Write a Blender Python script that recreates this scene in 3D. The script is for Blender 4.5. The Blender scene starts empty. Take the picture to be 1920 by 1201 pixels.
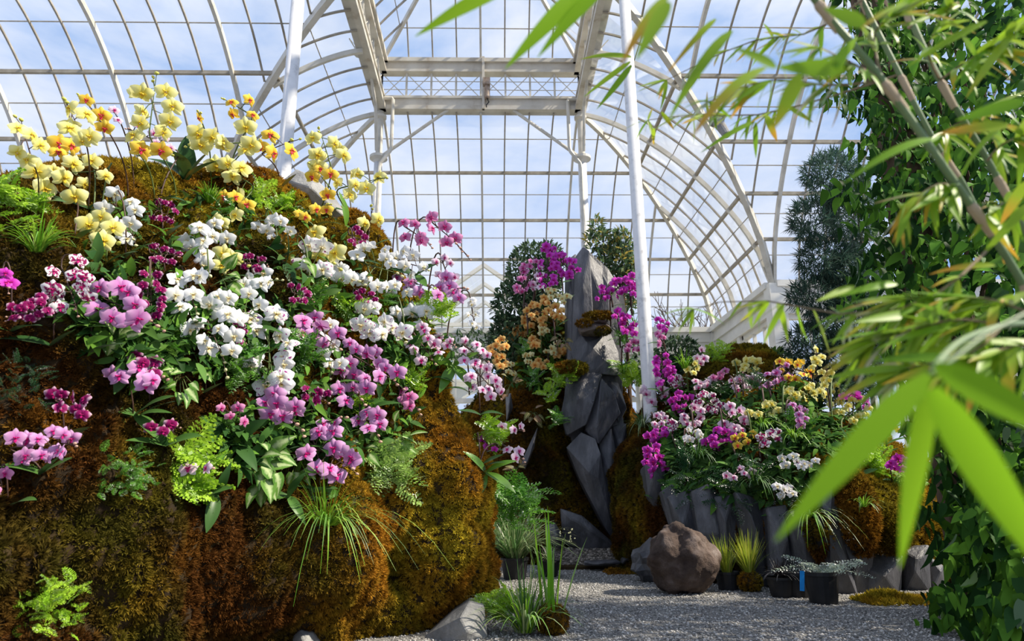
import bpy, bmesh, math, random
import numpy as np
from mathutils import Vector, Matrix, noise
from mathutils.bvhtree import BVHTree
random.seed(7); rng = np.random.default_rng(7)
SC = bpy.context.scene; COL = SC.collection

# ---------------------------------------------------------------- camera
FPX, CX, CY, EYE = 1280.0, 960.0, 600.5, 0.8          # focal length in pixels of a 1920x1201 frame
def cam_axes(tilt=14.9, yaw=1.7, roll=0.66):
    t, w, r = (math.radians(a) for a in (tilt, yaw, roll))
    f = Vector((math.sin(w)*math.cos(t), math.cos(w)*math.cos(t), math.sin(t)))
    rt = Vector((math.cos(w), -math.sin(w), 0)); up = rt.cross(f)
    return rt*math.cos(r)-up*math.sin(r), up*math.cos(r)+rt*math.sin(r), f
CR, CU, CF = cam_axes(); CAM = Vector((0, 0, EYE))
cd = bpy.data.cameras.new('camera'); cam = bpy.data.objects.new('camera', cd); COL.objects.link(cam)
cd.sensor_width = 36; cd.lens = 24.0; cd.clip_start = 0.05; cd.clip_end = 400
cam.matrix_world = Matrix(((CR.x, CU.x, -CF.x, 0), (CR.y, CU.y, -CF.y, 0), (CR.z, CU.z, -CF.z, EYE), (0, 0, 0, 1)))
cd.dof.use_dof = True; cd.dof.focus_distance = 5.2; cd.dof.aperture_fstop = 3.6
SC.camera = cam

# ---------------------------------------------------------------- sky, sun, exposure
SC.view_settings.view_transform = 'Standard'; SC.view_settings.look = 'None'
SC.view_settings.exposure = 0.38; SC.view_settings.gamma = 1.0; SC.view_settings.use_curve_mapping = False
W = bpy.data.worlds.new('sky'); SC.world = W; W.use_nodes = True
nt = W.node_tree; nt.nodes.clear()
def N(nt, t, **k):
    n = nt.nodes.new(t)
    for a, v in k.items():
        if a in n.inputs.keys(): n.inputs[a].default_value = v
        else: setattr(n, a, v)
    return n
tc = N(nt, 'ShaderNodeTexCoord'); mp = N(nt, 'ShaderNodeMapping'); mp.inputs['Scale'].default_value = (1.0, 1.0, 2.6)
nz = N(nt, 'ShaderNodeTexNoise', Scale=2.3, Detail=7.0, Roughness=0.58, Distortion=0.35)
rp = N(nt, 'ShaderNodeValToRGB'); e = rp.color_ramp.elements
e[0].position = 0.36; e[0].color = (0.24, 0.40, 0.72, 1); e[1].position = 0.60; e[1].color = (0.70, 0.745, 0.85, 1)
m_ = e.new(0.46); m_.color = (0.46, 0.57, 0.80, 1)
bg = N(nt, 'ShaderNodeBackground', Strength=0.93); wo = N(nt, 'ShaderNodeOutputWorld')
nt.links.new(tc.outputs['Generated'], mp.inputs['Vector']); nt.links.new(mp.outputs[0], nz.inputs['Vector'])
nt.links.new(nz.outputs[0], rp.inputs[0]); nt.links.new(rp.outputs[0], bg.inputs['Color']); nt.links.new(bg.outputs[0], wo.inputs[0])
sd = bpy.data.lights.new('sun', 'SUN'); sun = bpy.data.objects.new('sun', sd); COL.objects.link(sun)
sd.energy = 6.6; sd.angle = math.radians(1.2); sd.color = (1.0, 0.90, 0.74)
TO_SUN = Vector((0.80, -0.16, 0.80)).normalized()
sun.rotation_euler = TO_SUN.to_track_quat('Z', 'Y').to_euler(); sun.location = (8, 2, 14)

# ---------------------------------------------------------------- helpers
def ray(px, py): return (CF + CR*((px-CX)/FPX) - CU*((py-CY)/FPX))
def P(px, py, Y):
    d = ray(px, py); return CAM + d*(Y/d.y)
def to_px(p):
    d = p-CAM; z = d.dot(CF); return CX+FPX*d.dot(CR)/z, CY-FPX*d.dot(CU)/z, z
def V3(*a): return Vector(a)
def rnd(a, b): return random.uniform(a, b)
def rv(s=1.0): return Vector((rnd(-s, s), rnd(-s, s), rnd(-s, s)))
def frame(d, n):
    """rotation whose local +Y runs along d and whose local +Z faces n"""
    y = d.normalized(); x = y.cross(n)
    if x.length < 1e-4: x = y.cross(Vector((0.3, 0.9, 0.2)))
    x.normalize(); z = x.cross(y)
    return Matrix(((x.x, y.x, z.x), (x.y, y.y, z.y), (x.z, y.z, z.z)))
def M4(R, loc, s=1.0):
    m = R.to_4x4() @ Matrix.Scale(s, 4); m.translation = loc; return m

def mesh(name, verts, faces, mat=None, uv=None, col=None, smooth=False):
    me = bpy.data.meshes.new(name); me.from_pydata([tuple(v) for v in verts], [], faces); 
    for m in (mat if isinstance(mat, (list, tuple)) else [mat]):
        if m: me.materials.append(m)
    if uv is not None:
        l = me.uv_layers.new(name='UVMap'); idx = np.empty(len(me.loops), np.int32); me.loops.foreach_get('vertex_index', idx)
        l.data.foreach_set('uv', np.asarray(uv, np.float32)[idx].ravel())
    if col is not None:
        a = me.color_attributes.new('Col', 'FLOAT_COLOR', 'POINT'); c = np.ones((len(verts), 4), np.float32); c[:, :3] = col
        a.data.foreach_set('color', c.ravel())
    if smooth: me.polygons.foreach_set('use_smooth', np.ones(len(me.polygons), bool))
    me.update(); return me

def bulk(name, tv, tf, pos, rot, scale, col, mat, smooth=False):
    """many copies of one small shape joined into one mesh; rot Nx3x3, scale N or Nx3, col Nx3"""
    tv = np.asarray(tv, np.float32); tf = np.asarray(tf, np.int32); n = len(pos); k = len(tv); c = tf.shape[1]
    sc = np.asarray(scale, np.float32); sc = sc[:, None] if sc.ndim == 1 else sc
    loc = tv[None]*sc[:, None, :]
    v = np.einsum('nij,nkj->nki', np.asarray(rot, np.float32), loc)+np.asarray(pos, np.float32)[:, None]
    f = (tf[None]+(np.arange(n, dtype=np.int32)*k)[:, None, None]).reshape(-1)
    me = bpy.data.meshes.new(name); me.vertices.add(n*k); me.vertices.foreach_set('co', v.ravel())
    nf = n*len(tf); me.loops.add(nf*c); me.loops.foreach_set('vertex_index', f)
    me.polygons.add(nf); me.polygons.foreach_set('loop_start', np.arange(nf, dtype=np.int32)*c)
    me.materials.append(mat); a = me.color_attributes.new('Col', 'FLOAT_COLOR', 'POINT')
    cc = np.ones((n, k, 4), np.float32); cc[:, :, :3] = np.asarray(col, np.float32)[:, None]
    a.data.foreach_set('color', cc.ravel()); me.update(calc_edges=True)
    if smooth: me.polygons.foreach_set('use_smooth', np.ones(nf, bool))
    return me
def frames_np(d, n):
    y = d/np.linalg.norm(d, axis=1, keepdims=True); x = np.cross(y, n); x /= np.linalg.norm(x, axis=1, keepdims=True)+1e-9
    z = np.cross(x, y); return np.stack([x, y, z], axis=2)

def link(o, parent=None):
    COL.objects.link(o)
    if parent is not None: o.parent = parent
    return o
def tag(o, label=None, cat=None, group=None, kind=None):
    if label: o['label'] = label
    if cat: o['category'] = cat
    if group: o['group'] = group
    if kind: o['kind'] = kind
    return o
def thing(name, loc, label=None, cat=None, group=None, kind=None):
    o = bpy.data.objects.new(name, None); o.empty_display_size = 0.05; o.location = loc; link(o)
    return tag(o, label, cat, group, kind)
def put(name, me, parent, loc=(0, 0, 0), rot=None, s=1.0):
    """part at world position loc under an unrotated Empty"""
    o = bpy.data.objects.new(name, me); m = M4(rot if rot else Matrix.Identity(3), Vector(loc)-parent.location, s)
    link(o, parent); o.matrix_local = m; return o
def sub(name, me, parent):
    o = bpy.data.objects.new(name, me); link(o, parent); return o
def solo(name, me, label=None, cat=None, group=None, kind=None, loc=(0, 0, 0)):
    o = bpy.data.objects.new(name, me); o.location = loc; link(o); return tag(o, label, cat, group, kind)

def tube(pts, radii, n=6, cap=True):
    pts = [Vector(p) for p in pts]; vs, fs = [], []
    if not isinstance(radii, (list, tuple)): radii = [radii]*len(pts)
    ref = None
    for i, p in enumerate(pts):
        t = (pts[min(i+1, len(pts)-1)]-pts[max(i-1, 0)]).normalized()
        if ref is None: ref = t.orthogonal().normalized()
        ref = (ref-t*ref.dot(t)).normalized(); b = t.cross(ref)
        for k in range(n):
            a = 2*math.pi*k/n; vs.append(p+(ref*math.cos(a)+b*math.sin(a))*radii[i])
    for i in range(len(pts)-1):
        for k in range(n):
            a, b = i*n+k, i*n+(k+1) % n; fs.append((a, b, b+n, a+n))
    if cap: fs.append(tuple(range(n-1, -1, -1))); fs.append(tuple(range((len(pts)-1)*n, len(pts)*n)))
    return vs, fs
def join(*vf):
    V, F = [], []
    for v, f in vf:
        o = len(V); V += list(v); F += [tuple(i+o for i in q) for q in f]
    return V, F
def beam(pts, w, h, up=Vector((0, 0, 1))):
    """rectangular section (w across, h along up) swept along pts"""
    pts = [Vector(p) for p in pts]; vs, fs = [], []
    for i, p in enumerate(pts):
        t = (pts[min(i+1, len(pts)-1)]-pts[max(i-1, 0)]).normalized(); s = t.cross(up)
        s = s.normalized() if s.length > 1e-5 else Vector((1, 0, 0)); u = s.cross(t)
        for a, b in ((-1, -1), (1, -1), (1, 1), (-1, 1)): vs.append(p+s*(a*w/2)+u*(b*h/2))
    for i in range(len(pts)-1):
        for k in range(4):
            a, b = i*4+k, i*4+(k+1) % 4; fs.append((a, b, b+4, a+4))
    fs += [(3, 2, 1, 0), tuple(range(len(vs)-4, len(vs)))]
    return vs, fs
def box(x0, x1, y0, y1, z0, z1):
    v = [(x, y, z) for z in (z0, z1) for x, y in ((x0, y0), (x1, y0), (x1, y1), (x0, y1))]
    return v, [(3, 2, 1, 0), (4, 5, 6, 7), (0, 1, 5, 4), (1, 2, 6, 5), (2, 3, 7, 6), (3, 0, 4, 7)]
def lathe(prof, c, n=16):
    v, f = [], []
    for r, z in prof:
        for k in range(n): a = 2*math.pi*k/n; v.append((c[0]+r*math.cos(a), c[1]+r*math.sin(a), c[2]+z))
    for i in range(len(prof)-1):
        for k in range(n): a, b = i*n+k, i*n+(k+1) % n; f.append((a, b, b+n, a+n))
    f.append(tuple(range(n-1, -1, -1))); f.append(tuple(range((len(prof)-1)*n, len(prof)*n)))
    return v, f
def bez(a, b, c, d, n=10):
    r = []
    for i in range(n+1):
        t = i/n; r.append(a*(1-t)**3+b*(3*t*(1-t)**2)+c*(3*t*t*(1-t))+d*t**3)
    return r

# ---------------------------------------------------------------- materials
def newmat(name):
    m = bpy.data.materials.new(name); m.use_nodes = True; m.node_tree.nodes.clear(); nt = m.node_tree
    return m, nt, N(nt, 'ShaderNodeOutputMaterial')
def L(nt, a, b): nt.links.new(a, b)
def ramp(nt, stops, fac):
    r = N(nt, 'ShaderNodeValToRGB'); el = r.color_ramp.elements
    while len(el) > 1: el.remove(el[-1])
    for i, (p, c) in enumerate(stops):
        q = el[0] if i == 0 else el.new(p)
        q.position = p; q.color = (*c, 1)
    L(nt, fac, r.inputs[0]); return r.outputs[0]
def mixc(nt, fac, a, b, mode='MIX'):
    m = N(nt, 'ShaderNodeMix', data_type='RGBA', blend_type=mode)
    for i, v in ((0, fac), (6, a), (7, b)):
        if isinstance(v, (int, float)): m.inputs[i].default_value = v
        elif isinstance(v, tuple): m.inputs[i].default_value = (*v, 1)
        else: L(nt, v, m.inputs[i])
    return m.outputs[2]
def surf(name, stops, scale=6, rough=0.7, bump=0.3, bscale=None, detail=6, obj=True, spec=0.3, vary=0.0, stretch=None, metal=0.0):
    """procedural noise-coloured solid surface"""
    m, nt, out = newmat(name); tc = N(nt, 'ShaderNodeTexCoord'); vec = tc.outputs['Object']
    if stretch:
        mp = N(nt, 'ShaderNodeMapping'); mp.inputs['Scale'].default_value = stretch; L(nt, vec, mp.inputs[0]); vec = mp.outputs[0]
    nz = N(nt, 'ShaderNodeTexNoise', Scale=scale, Detail=detail, Roughness=0.6); L(nt, vec, nz.inputs['Vector'])
    c = ramp(nt, stops, nz.outputs[0])
    b = N(nt, 'ShaderNodeBsdfPrincipled'); b.inputs['Roughness'].default_value = rough; b.inputs['Specular IOR Level'].default_value = spec
    b.inputs['Metallic'].default_value = metal
    if vary:
        oi = N(nt, 'ShaderNodeObjectInfo'); hs = N(nt, 'ShaderNodeHueSaturation'); mr = N(nt, 'ShaderNodeMapRange')
        mr.inputs['To Min'].default_value = 1-vary; mr.inputs['To Max'].default_value = 1+vary
        L(nt, oi.outputs['Random'], mr.inputs[0]); L(nt, mr.outputs[0], hs.inputs['Value']); L(nt, c, hs.inputs['Color']); c = hs.outputs[0]
    L(nt, c, b.inputs['Base Color'])
    if bump:
        n2 = N(nt, 'ShaderNodeTexNoise', Scale=bscale or scale*4, Detail=8.0, Roughness=0.65); L(nt, vec, n2.inputs['Vector'])
        bp = N(nt, 'ShaderNodeBump', Strength=bump, Distance=0.03); L(nt, n2.outputs[0], bp.inputs['Height']); L(nt, bp.outputs[0], b.inputs['Normal'])
    L(nt, b.outputs[0], out.inputs[0]); return m
def leafy(nt, out, c, trans=0.35, gloss=0.08, rough=0.45, tint=None):
    d = N(nt, 'ShaderNodeBsdfDiffuse'); t = N(nt, 'ShaderNodeBsdfTranslucent'); L(nt, c, d.inputs[0])
    L(nt, tint if tint is not None else c, t.inputs[0])
    m1 = N(nt, 'ShaderNodeMixShader'); m1.inputs[0].default_value = trans; L(nt, d.outputs[0], m1.inputs[1]); L(nt, t.outputs[0], m1.inputs[2])
    if gloss:
        g = N(nt, 'ShaderNodeBsdfGlossy'); g.inputs['Roughness'].default_value = rough; m2 = N(nt, 'ShaderNodeMixShader')
        fr = N(nt, 'ShaderNodeFresnel', IOR=1.4); mu = N(nt, 'ShaderNodeMath', operation='MULTIPLY'); mu.inputs[1].default_value = gloss*10
        L(nt, fr.outputs[0], mu.inputs[0]); L(nt, mu.outputs[0], m2.inputs[0])
        L(nt, m1.outputs[0], m2.inputs[1]); L(nt, g.outputs[0], m2.inputs[2]); L(nt, m2.outputs[0], out.inputs[0])
    else: L(nt, m1.outputs[0], out.inputs[0])
def colmat(name, trans=0.35, gloss=0.05, rough=0.5):
    """takes each piece's own colour from the mesh"""
    m, nt, out = newmat(name); a = N(nt, 'ShaderNodeVertexColor', layer_name='Col'); leafy(nt, out, a.outputs[0], trans, gloss, rough); return m
def leafmat(name, ca, cb, trans=0.35, gloss=0.08, rough=0.4, vein=None, tips=None):
    """leaf part: colour varies from leaf to leaf; optional pale veining or yellowed tips along UV"""
    m, nt, out = newmat(name); oi = N(nt, 'ShaderNodeObjectInfo'); c = mixc(nt, oi.outputs['Random'], ca, cb)
    uv = N(nt, 'ShaderNodeUVMap'); sx = N(nt, 'ShaderNodeSeparateXYZ'); L(nt, uv.outputs[0], sx.inputs[0])
    if vein:
        tc = N(nt, 'ShaderNodeTexCoord'); nz = N(nt, 'ShaderNodeTexNoise', Scale=5.0, Detail=4.0); L(nt, tc.outputs['Object'], nz.inputs['Vector'])
        ab = N(nt, 'ShaderNodeMath', operation='ABSOLUTE'); sb = N(nt, 'ShaderNodeMath', operation='SUBTRACT'); sb.inputs[1].default_value = 0.5
        L(nt, sx.outputs[1], sb.inputs[0]); L(nt, sb.outputs[0], ab.inputs[0])
        ad = N(nt, 'ShaderNodeMath', operation='ADD'); L(nt, ab.outputs[0], ad.inputs[0]); ml = N(nt, 'ShaderNodeMath', operation='MULTIPLY'); ml.inputs[1].default_value = vein[1]
        L(nt, nz.outputs[0], ml.inputs[0]); L(nt, ml.outputs[0], ad.inputs[1])
        f = ramp(nt, [(0.30, (1, 1, 1)), (0.52, (0, 0, 0))], ad.outputs[0]); c = mixc(nt, f, c, vein[0])
    if tips:
        ad = N(nt, 'ShaderNodeMath', operation='MULTIPLY'); L(nt, sx.outputs[0], ad.inputs[0])
        mr = N(nt, 'ShaderNodeMapRange'); mr.inputs['From Min'].default_value = 0.45; mr.inputs['To Max'].default_value = 1.35; L(nt, oi.outputs['Random'], mr.inputs[0]); L(nt, mr.outputs[0], ad.inputs[1])
        f = ramp(nt, [(0.35, (0, 0, 0)), (0.9, (1, 1, 1))], ad.outputs[0]); c = mixc(nt, f, c, tips)
    leafy(nt, out, c, trans, gloss, rough); return m
def petalmat(name, c0, c1, c2, p1=0.3, p2=0.85, spot=None, trans=0.35, vein=None):
    """c0 throat, c1 middle, c2 margin along the petal; spot = (colour, scale, threshold, umin, umax)"""
    m, nt, out = newmat(name); uv = N(nt, 'ShaderNodeUVMap'); sx = N(nt, 'ShaderNodeSeparateXYZ'); L(nt, uv.outputs[0], sx.inputs[0])
    # margin distance: the larger of u and |2v-1|
    c = ramp(nt, [(0.03, c0), (p1, c1), (p2, c2)], sx.outputs[0])
    if vein:
        wv = N(nt, 'ShaderNodeTexWave', wave_type='BANDS', bands_direction='Y', Scale=5.0, Distortion=1.5); L(nt, uv.outputs[0], wv.inputs['Vector'])
        f = N(nt, 'ShaderNodeMath', operation='MULTIPLY'); f.inputs[1].default_value = 0.4; L(nt, wv.outputs[1], f.inputs[0]); c = mixc(nt, f.outputs[0], c, vein)
    if spot:
        sc, ss, th, u0, u1 = spot; oi = N(nt, 'ShaderNodeObjectInfo'); nz = N(nt, 'ShaderNodeTexNoise', Scale=ss, Detail=2.0, noise_dimensions='4D')
        tc = N(nt, 'ShaderNodeTexCoord'); L(nt, tc.outputs['Object'], nz.inputs['Vector']); ml = N(nt, 'ShaderNodeMath', operation='MULTIPLY'); ml.inputs[1].default_value = 30
        L(nt, oi.outputs['Random'], ml.inputs[0]); L(nt, ml.outputs[0], nz.inputs['W'])
        f1 = ramp(nt, [(th, (0, 0, 0)), (th+0.05, (1, 1, 1))], nz.outputs[0])
        f2 = ramp(nt, [(max(u0-0.06, 0), (0, 0, 0)), (u0, (1, 1, 1)), (u1, (1, 1, 1)), (min(u1+0.08, 1), (0, 0, 0))], sx.outputs[0])
        f = mixc(nt, 1.0, f1, f2, 'MULTIPLY'); c = mixc(nt, f, c, sc)
    leafy(nt, out, c, trans, 0.02, 0.6); return m

# ---------------------------------------------------------------- material palette
IRON = surf('painted_iron', [(0.3, (0.40, 0.37, 0.31)), (0.5, (0.56, 0.53, 0.46)), (0.75, (0.64, 0.61, 0.55))], 3.0, 0.5, 0.05, 30)
IRON_OLD = surf('weathered_painted_iron', [(0.25, (0.26, 0.18, 0.11)), (0.42, (0.50, 0.46, 0.39)), (0.7, (0.62, 0.59, 0.52))], 2.2, 0.55, 0.1, 30)
BAR = surf('glazing_bar_paint', [(0.3, (0.22, 0.19, 0.145)), (0.7, (0.40, 0.36, 0.29))], 4.0, 0.55, 0.0)
WOODW = surf('cream_painted_wood', [(0.3, (0.62, 0.60, 0.54)), (0.7, (0.76, 0.74, 0.68))], 2.0, 0.6, 0.05, 20)
WHITE_COL = surf('column_paint', [(0.30, (0.44, 0.44, 0.45)), (0.45, (0.64, 0.64, 0.645)), (0.7, (0.70, 0.70, 0.705))], 9.0, 0.45, 0.03, 40)
BLACKP = surf('black_plastic', [(0.3, (0.010, 0.010, 0.011)), (0.7, (0.022, 0.022, 0.024))], 8, 0.45, 0.05)
BLUET = surf('blue_plastic', [(0.3, (0.01, 0.22, 0.62)), (0.7, (0.02, 0.30, 0.75))], 8, 0.4, 0)
BRONZE = surf('rusty_motor_housing', [(0.3, (0.16, 0.10, 0.06)), (0.7, (0.42, 0.34, 0.28))], 12, 0.5, 0.1)
SLATE = surf('grey_slate', [(0.25, (0.022, 0.022, 0.026)), (0.5, (0.060, 0.060, 0.068)), (0.74, (0.15, 0.15, 0.165))], 3.2, 0.40, 0.55, 12, spec=0.5, vary=0.22, stretch=(1.6, 1.6, 0.6))
LEDGE = surf('brown_ledge_stone', [(0.3, (0.06, 0.045, 0.04)), (0.7, (0.20, 0.16, 0.14))], 6, 0.8, 0.5)
BOULDER = surf('brown_boulder', [(0.30, (0.030, 0.019, 0.015)), (0.5, (0.085, 0.058, 0.046)), (0.64, (0.15, 0.115, 0.10)), (0.74, (0.30, 0.26, 0.24))], 5.0, 0.85, 0.8, 22, vary=0.0)
PALEROCK = surf('pale_grey_rock', [(0.28, (0.13, 0.13, 0.13)), (0.7, (0.36, 0.36, 0.35))], 5.0, 0.8, 0.6, 20, vary=0.1)
GRAVEL = surf('gravel_ground', [(0.34, (0.11, 0.105, 0.10)), (0.5, (0.27, 0.26, 0.245)), (0.68, (0.44, 0.43, 0.41))], 55, 0.9, 0.9, 90, detail=3)
SOILM = surf('mossy_earth', [(0.3, (0.012, 0.007, 0.003)), (0.55, (0.035, 0.020, 0.006)), (0.75, (0.06, 0.042, 0.010))], 7, 0.95, 0.8, 40)
BARK = surf('brown_bark', [(0.3, (0.045, 0.028, 0.018)), (0.7, (0.17, 0.115, 0.075))], 12, 0.9, 0.6, 40, stretch=(1, 1, 0.3))
OUTG = surf('winter_lawn', [(0.3, (0.16, 0.17, 0.10)), (0.7, (0.30, 0.29, 0.19))], 0.6, 0.95, 0.1)
COLM = colmat('foliage_own_colour', 0.35, 0.012); MOSSM = colmat('moss_strands', 0.25, 0.0); STONEM = colmat('pebble_colours', 0.0, 0.02)
def glassmat():
    m, nt, out = newmat('hazy_roof_glass'); t = N(nt, 'ShaderNodeBsdfTransparent'); t.inputs[0].default_value = (0.97, 0.98, 0.985, 1)
    d = N(nt, 'ShaderNodeBsdfTranslucent'); d.inputs[0].default_value = (0.9, 0.92, 0.95, 1); g = N(nt, 'ShaderNodeBsdfGlossy'); g.inputs['Roughness'].default_value = 0.05
    tc = N(nt, 'ShaderNodeTexCoord'); nz = N(nt, 'ShaderNodeTexNoise', Scale=1.6, Detail=7.0, Roughness=0.7, noise_dimensions='4D'); L(nt, tc.outputs['Object'], nz.inputs['Vector'])
    oi = N(nt, 'ShaderNodeObjectInfo'); ml = N(nt, 'ShaderNodeMath', operation='MULTIPLY'); ml.inputs[1].default_value = 20; L(nt, oi.outputs['Random'], ml.inputs[0]); L(nt, ml.outputs[0], nz.inputs['W'])
    f = ramp(nt, [(0.35, (0.015,)*3), (0.75, (0.07,)*3)], nz.outputs[0])
    m1 = N(nt, 'ShaderNodeMixShader'); L(nt, f, m1.inputs[0]); L(nt, t.outputs[0], m1.inputs[1]); L(nt, d.outputs[0], m1.inputs[2])
    m2 = N(nt, 'ShaderNodeMixShader'); fr = N(nt, 'ShaderNodeFresnel', IOR=1.3); fm = N(nt, 'ShaderNodeMath', operation='MULTIPLY'); fm.inputs[1].default_value = 0.25; L(nt, fr.outputs[0], fm.inputs[0]); L(nt, fm.outputs[0], m2.inputs[0])
    L(nt, m1.outputs[0], m2.inputs[1]); L(nt, g.outputs[0], m2.inputs[2]); L(nt, m2.outputs[0], out.inputs[0]); return m
GLASS = glassmat()

# ---------------------------------------------------------------- ground
solo('floor', mesh('floor', *box(-14, 14, -6, 18.0, -0.3, 0.0), GRAVEL), 'pale grey gravel floor of the conservatory', 'floor', kind='structure')
solo('ground', mesh('ground', *box(-90, 90, 18.0, 120, -0.6, -0.25), OUTG), 'winter lawn outside the glass', 'ground', kind='structure')

# ---------------------------------------------------------------- glasshouse
LXL, LXR, YL = -2.55, 2.05, 14.0           # lantern sides and end
T, EAVE, RISE = 4.07, 5.35, 4.15           # curved roof: run, springing height, rise
XL, XR, YE, YT = LXL-T, LXR+T, YL+T, YL    # arm walls, end wall, transept wall
SP = 0.5625
def prof(u): return EAVE+RISE*(1-(1-min(max(u/T, 0), 1))**1.5)**(1/1.5)
def u_for(z):
    lo, hi = 0, T
    for _ in range(40):
        m = (lo+hi)/2; lo, hi = (m, hi) if prof(m) < z else (lo, m)
    return lo
PUR = [u_for(z) for z in (6.28, 7.12, 7.95, 8.80)]
ROWS = []
for a, b in zip([0]+PUR, PUR+[T]): ROWS += [a, (a+b)/2]
ROWS.append(T)
def clip(poly, A, B, C_):
    """keep A*a+B*u<=C"""
    out = []
    for i, p in enumerate(poly):
        q = poly[(i+1) % len(poly)]; dp, dq = A*p[0]+B*p[1]-C_, A*q[0]+B*q[1]-C_
        if dp <= 0: out.append(p)
        if (dp < 0) != (dq < 0) and abs(dp-dq) > 1e-9:
            t = dp/(dp-dq); out.append((p[0]+t*(q[0]-p[0]), p[1]+t*(q[1]-p[1])))
    return out
def roof_face(name, label, mp3, a0, a1, halves, phase, zf=prof, rows=ROWS, tmax=T, pur=PUR, heavy=(0.065, 0.10), rib_off=0, cat='glass roof'):
    """mp3(a,u)->(x,y); halves: linear limits A*a+B*u<=C"""
    root = thing(name, (*mp3((a0+a1)/2, 0), EAVE), label, cat, kind='structure')
    g = lambda a, u: Vector((*mp3(a, u), zf(u)))
    def lims(u):
        lo, hi = a0, a1
        for A, B, C_ in halves:
            if A > 0: hi = min(hi, (C_-B*u)/A)
            elif A < 0: lo = max(lo, (C_-B*u)/A)
        return lo, hi
    k0 = math.ceil((a0-phase)/SP); k1 = math.floor((a1-phase)/SP)
    edges = sorted(set([a0, a1]+[phase+k*SP for k in range(k0, k1+1)]))
    for i in range(len(edges)-1):
        for j in range(len(rows)-1):
            q = [(edges[i], rows[j]), (edges[i+1], rows[j]), (edges[i+1], rows[j+1]), (edges[i], rows[j+1])]
            for h in halves: q = clip(q, *h) if q else q
            if len(q) < 3: continue
            area = abs(sum(q[k][0]*q[(k+1) % len(q)][1]-q[(k+1) % len(q)][0]*q[k][1] for k in range(len(q))))/2
            if area < 0.004: continue
            pts = [g(a, u) for a, u in q]; c = sum(pts, Vector())/len(pts)
            put('pane', mesh('pane', [p-c for p in pts], [tuple(range(len(pts)))], GLASS), root, c)
    for k in range(k0, k1+1):
        a = phase+k*SP; us = [u for u in np.linspace(0, tmax, 41) if lims(u)[0]-1e-6 <= a <= lims(u)[1]+1e-6]
        if len(us) < 3: continue
        pts = [g(a, u) for u in us[::max(1, len(us)//14)]]; pts.append(g(a, us[-1])) if us[-1] not in us[::max(1, len(us)//14)] else None
        thick = (k+rib_off) % 4 == 0; c = pts[len(pts)//2]
        ax = g(a+0.1, us[0])-g(a, us[0])
        vs, fs = [], []
        w, h = heavy if thick else (0.032, 0.036)
        for i, p in enumerate(pts):
            t = (pts[min(i+1, len(pts)-1)]-pts[max(i-1, 0)]).normalized(); s = ax.normalized(); n = s.cross(t).normalized()
            if n.z > 0: n = -n
            for q, r in ((-1, 0), (1, 0), (1, 1), (-1, 1)): vs.append(p-c+s*(q*w/2)+n*(r*h))
        for i in range(len(pts)-1):
            for q in range(4): b0, b1 = i*4+q, i*4+(q+1) % 4; fs.append((b0, b1, b1+4, b0+4))
        fs += [(3, 2, 1, 0), tuple(range(len(vs)-4, len(vs)))]
        put('arched_rib' if thick else 'glazing_bar', mesh('rib', vs, fs, IRON if thick else BAR), root, c)
    for j, u in enumerate(rows[1:-1]):
        lo, hi = lims(u)
        if hi-lo < 0.05: continue
        p, q = g(lo, u), g(hi, u); c = (p+q)/2; dz = Vector((0, 0, 0.03))
        if any(abs(u-v) < 1e-6 for v in pur): put('purlin', mesh('purlin', *beam([p-c-dz, q-c-dz], 0.06, 0.07), BAR), root, c)
        else: put('glass_lap', mesh('lap', *beam([p-c, q-c], 0.016, 0.016), BAR), root, c)
    return root
def hip(name, label, f, w=0.09, h=0.12, mat=IRON, us=None):
    pts = [f(u) for u in (us or np.linspace(0, T, 17))]; c = pts[0]
    return solo(name, mesh(name, *beam([p-c for p in pts], w, h), mat), label, 'roof rib', kind='structure', loc=c)
PH = (LXL+LXR)/2
roof_face('roof_end', 'curved glazed roof over the far end wall', lambda a, u: (a, YE-u), XL, XR, [(1, 1, XR), (-1, 1, -XL)], PH, heavy=(0.05, 0.07))
roof_face('roof_arm_right', 'curved glazed roof of the arm right of the grey rock', lambda a, u: (XR-u, a), YT-T, YE, [(1, 1, YE), (-1, -1, -YT)], YL)
roof_face('roof_arm_left', 'curved glazed roof of the arm behind the yellow orchids', lambda a, u: (XL+u, a), YT-T, YE, [(1, 1, YE), (-1, -1, -YT)], YL)
roof_face('roof_transept_right', 'glazed transept roof behind the bamboo', lambda a, u: (a, YT-u), LXR, XR+5.1, [(-1, -1, -XR)], XR)
roof_face('roof_transept_left', 'glazed transept roof above the yellow orchids at upper left', lambda a, u: (a, YT-u), XL-5.1, LXL, [(1, -1, XL)], XL, rib_off=1)
hip('trim_1', 'right hip rib of the far end roof', lambda u: V3(XR-u, YE-u, prof(u)-0.05))
hip('trim_2', 'left hip rib of the far end roof', lambda u: V3(XL+u, YE-u, prof(u)-0.05))
hip('trim_3', 'valley rib between right arm and transept roofs', lambda u: V3(XR-u, YT-u, prof(u)-0.05), 0.11, 0.15)
hip('trim_4', 'valley rib between left arm and transept roofs', lambda u: V3(XL+u, YT-u, prof(u)-0.05), 0.11, 0.15)

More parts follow.
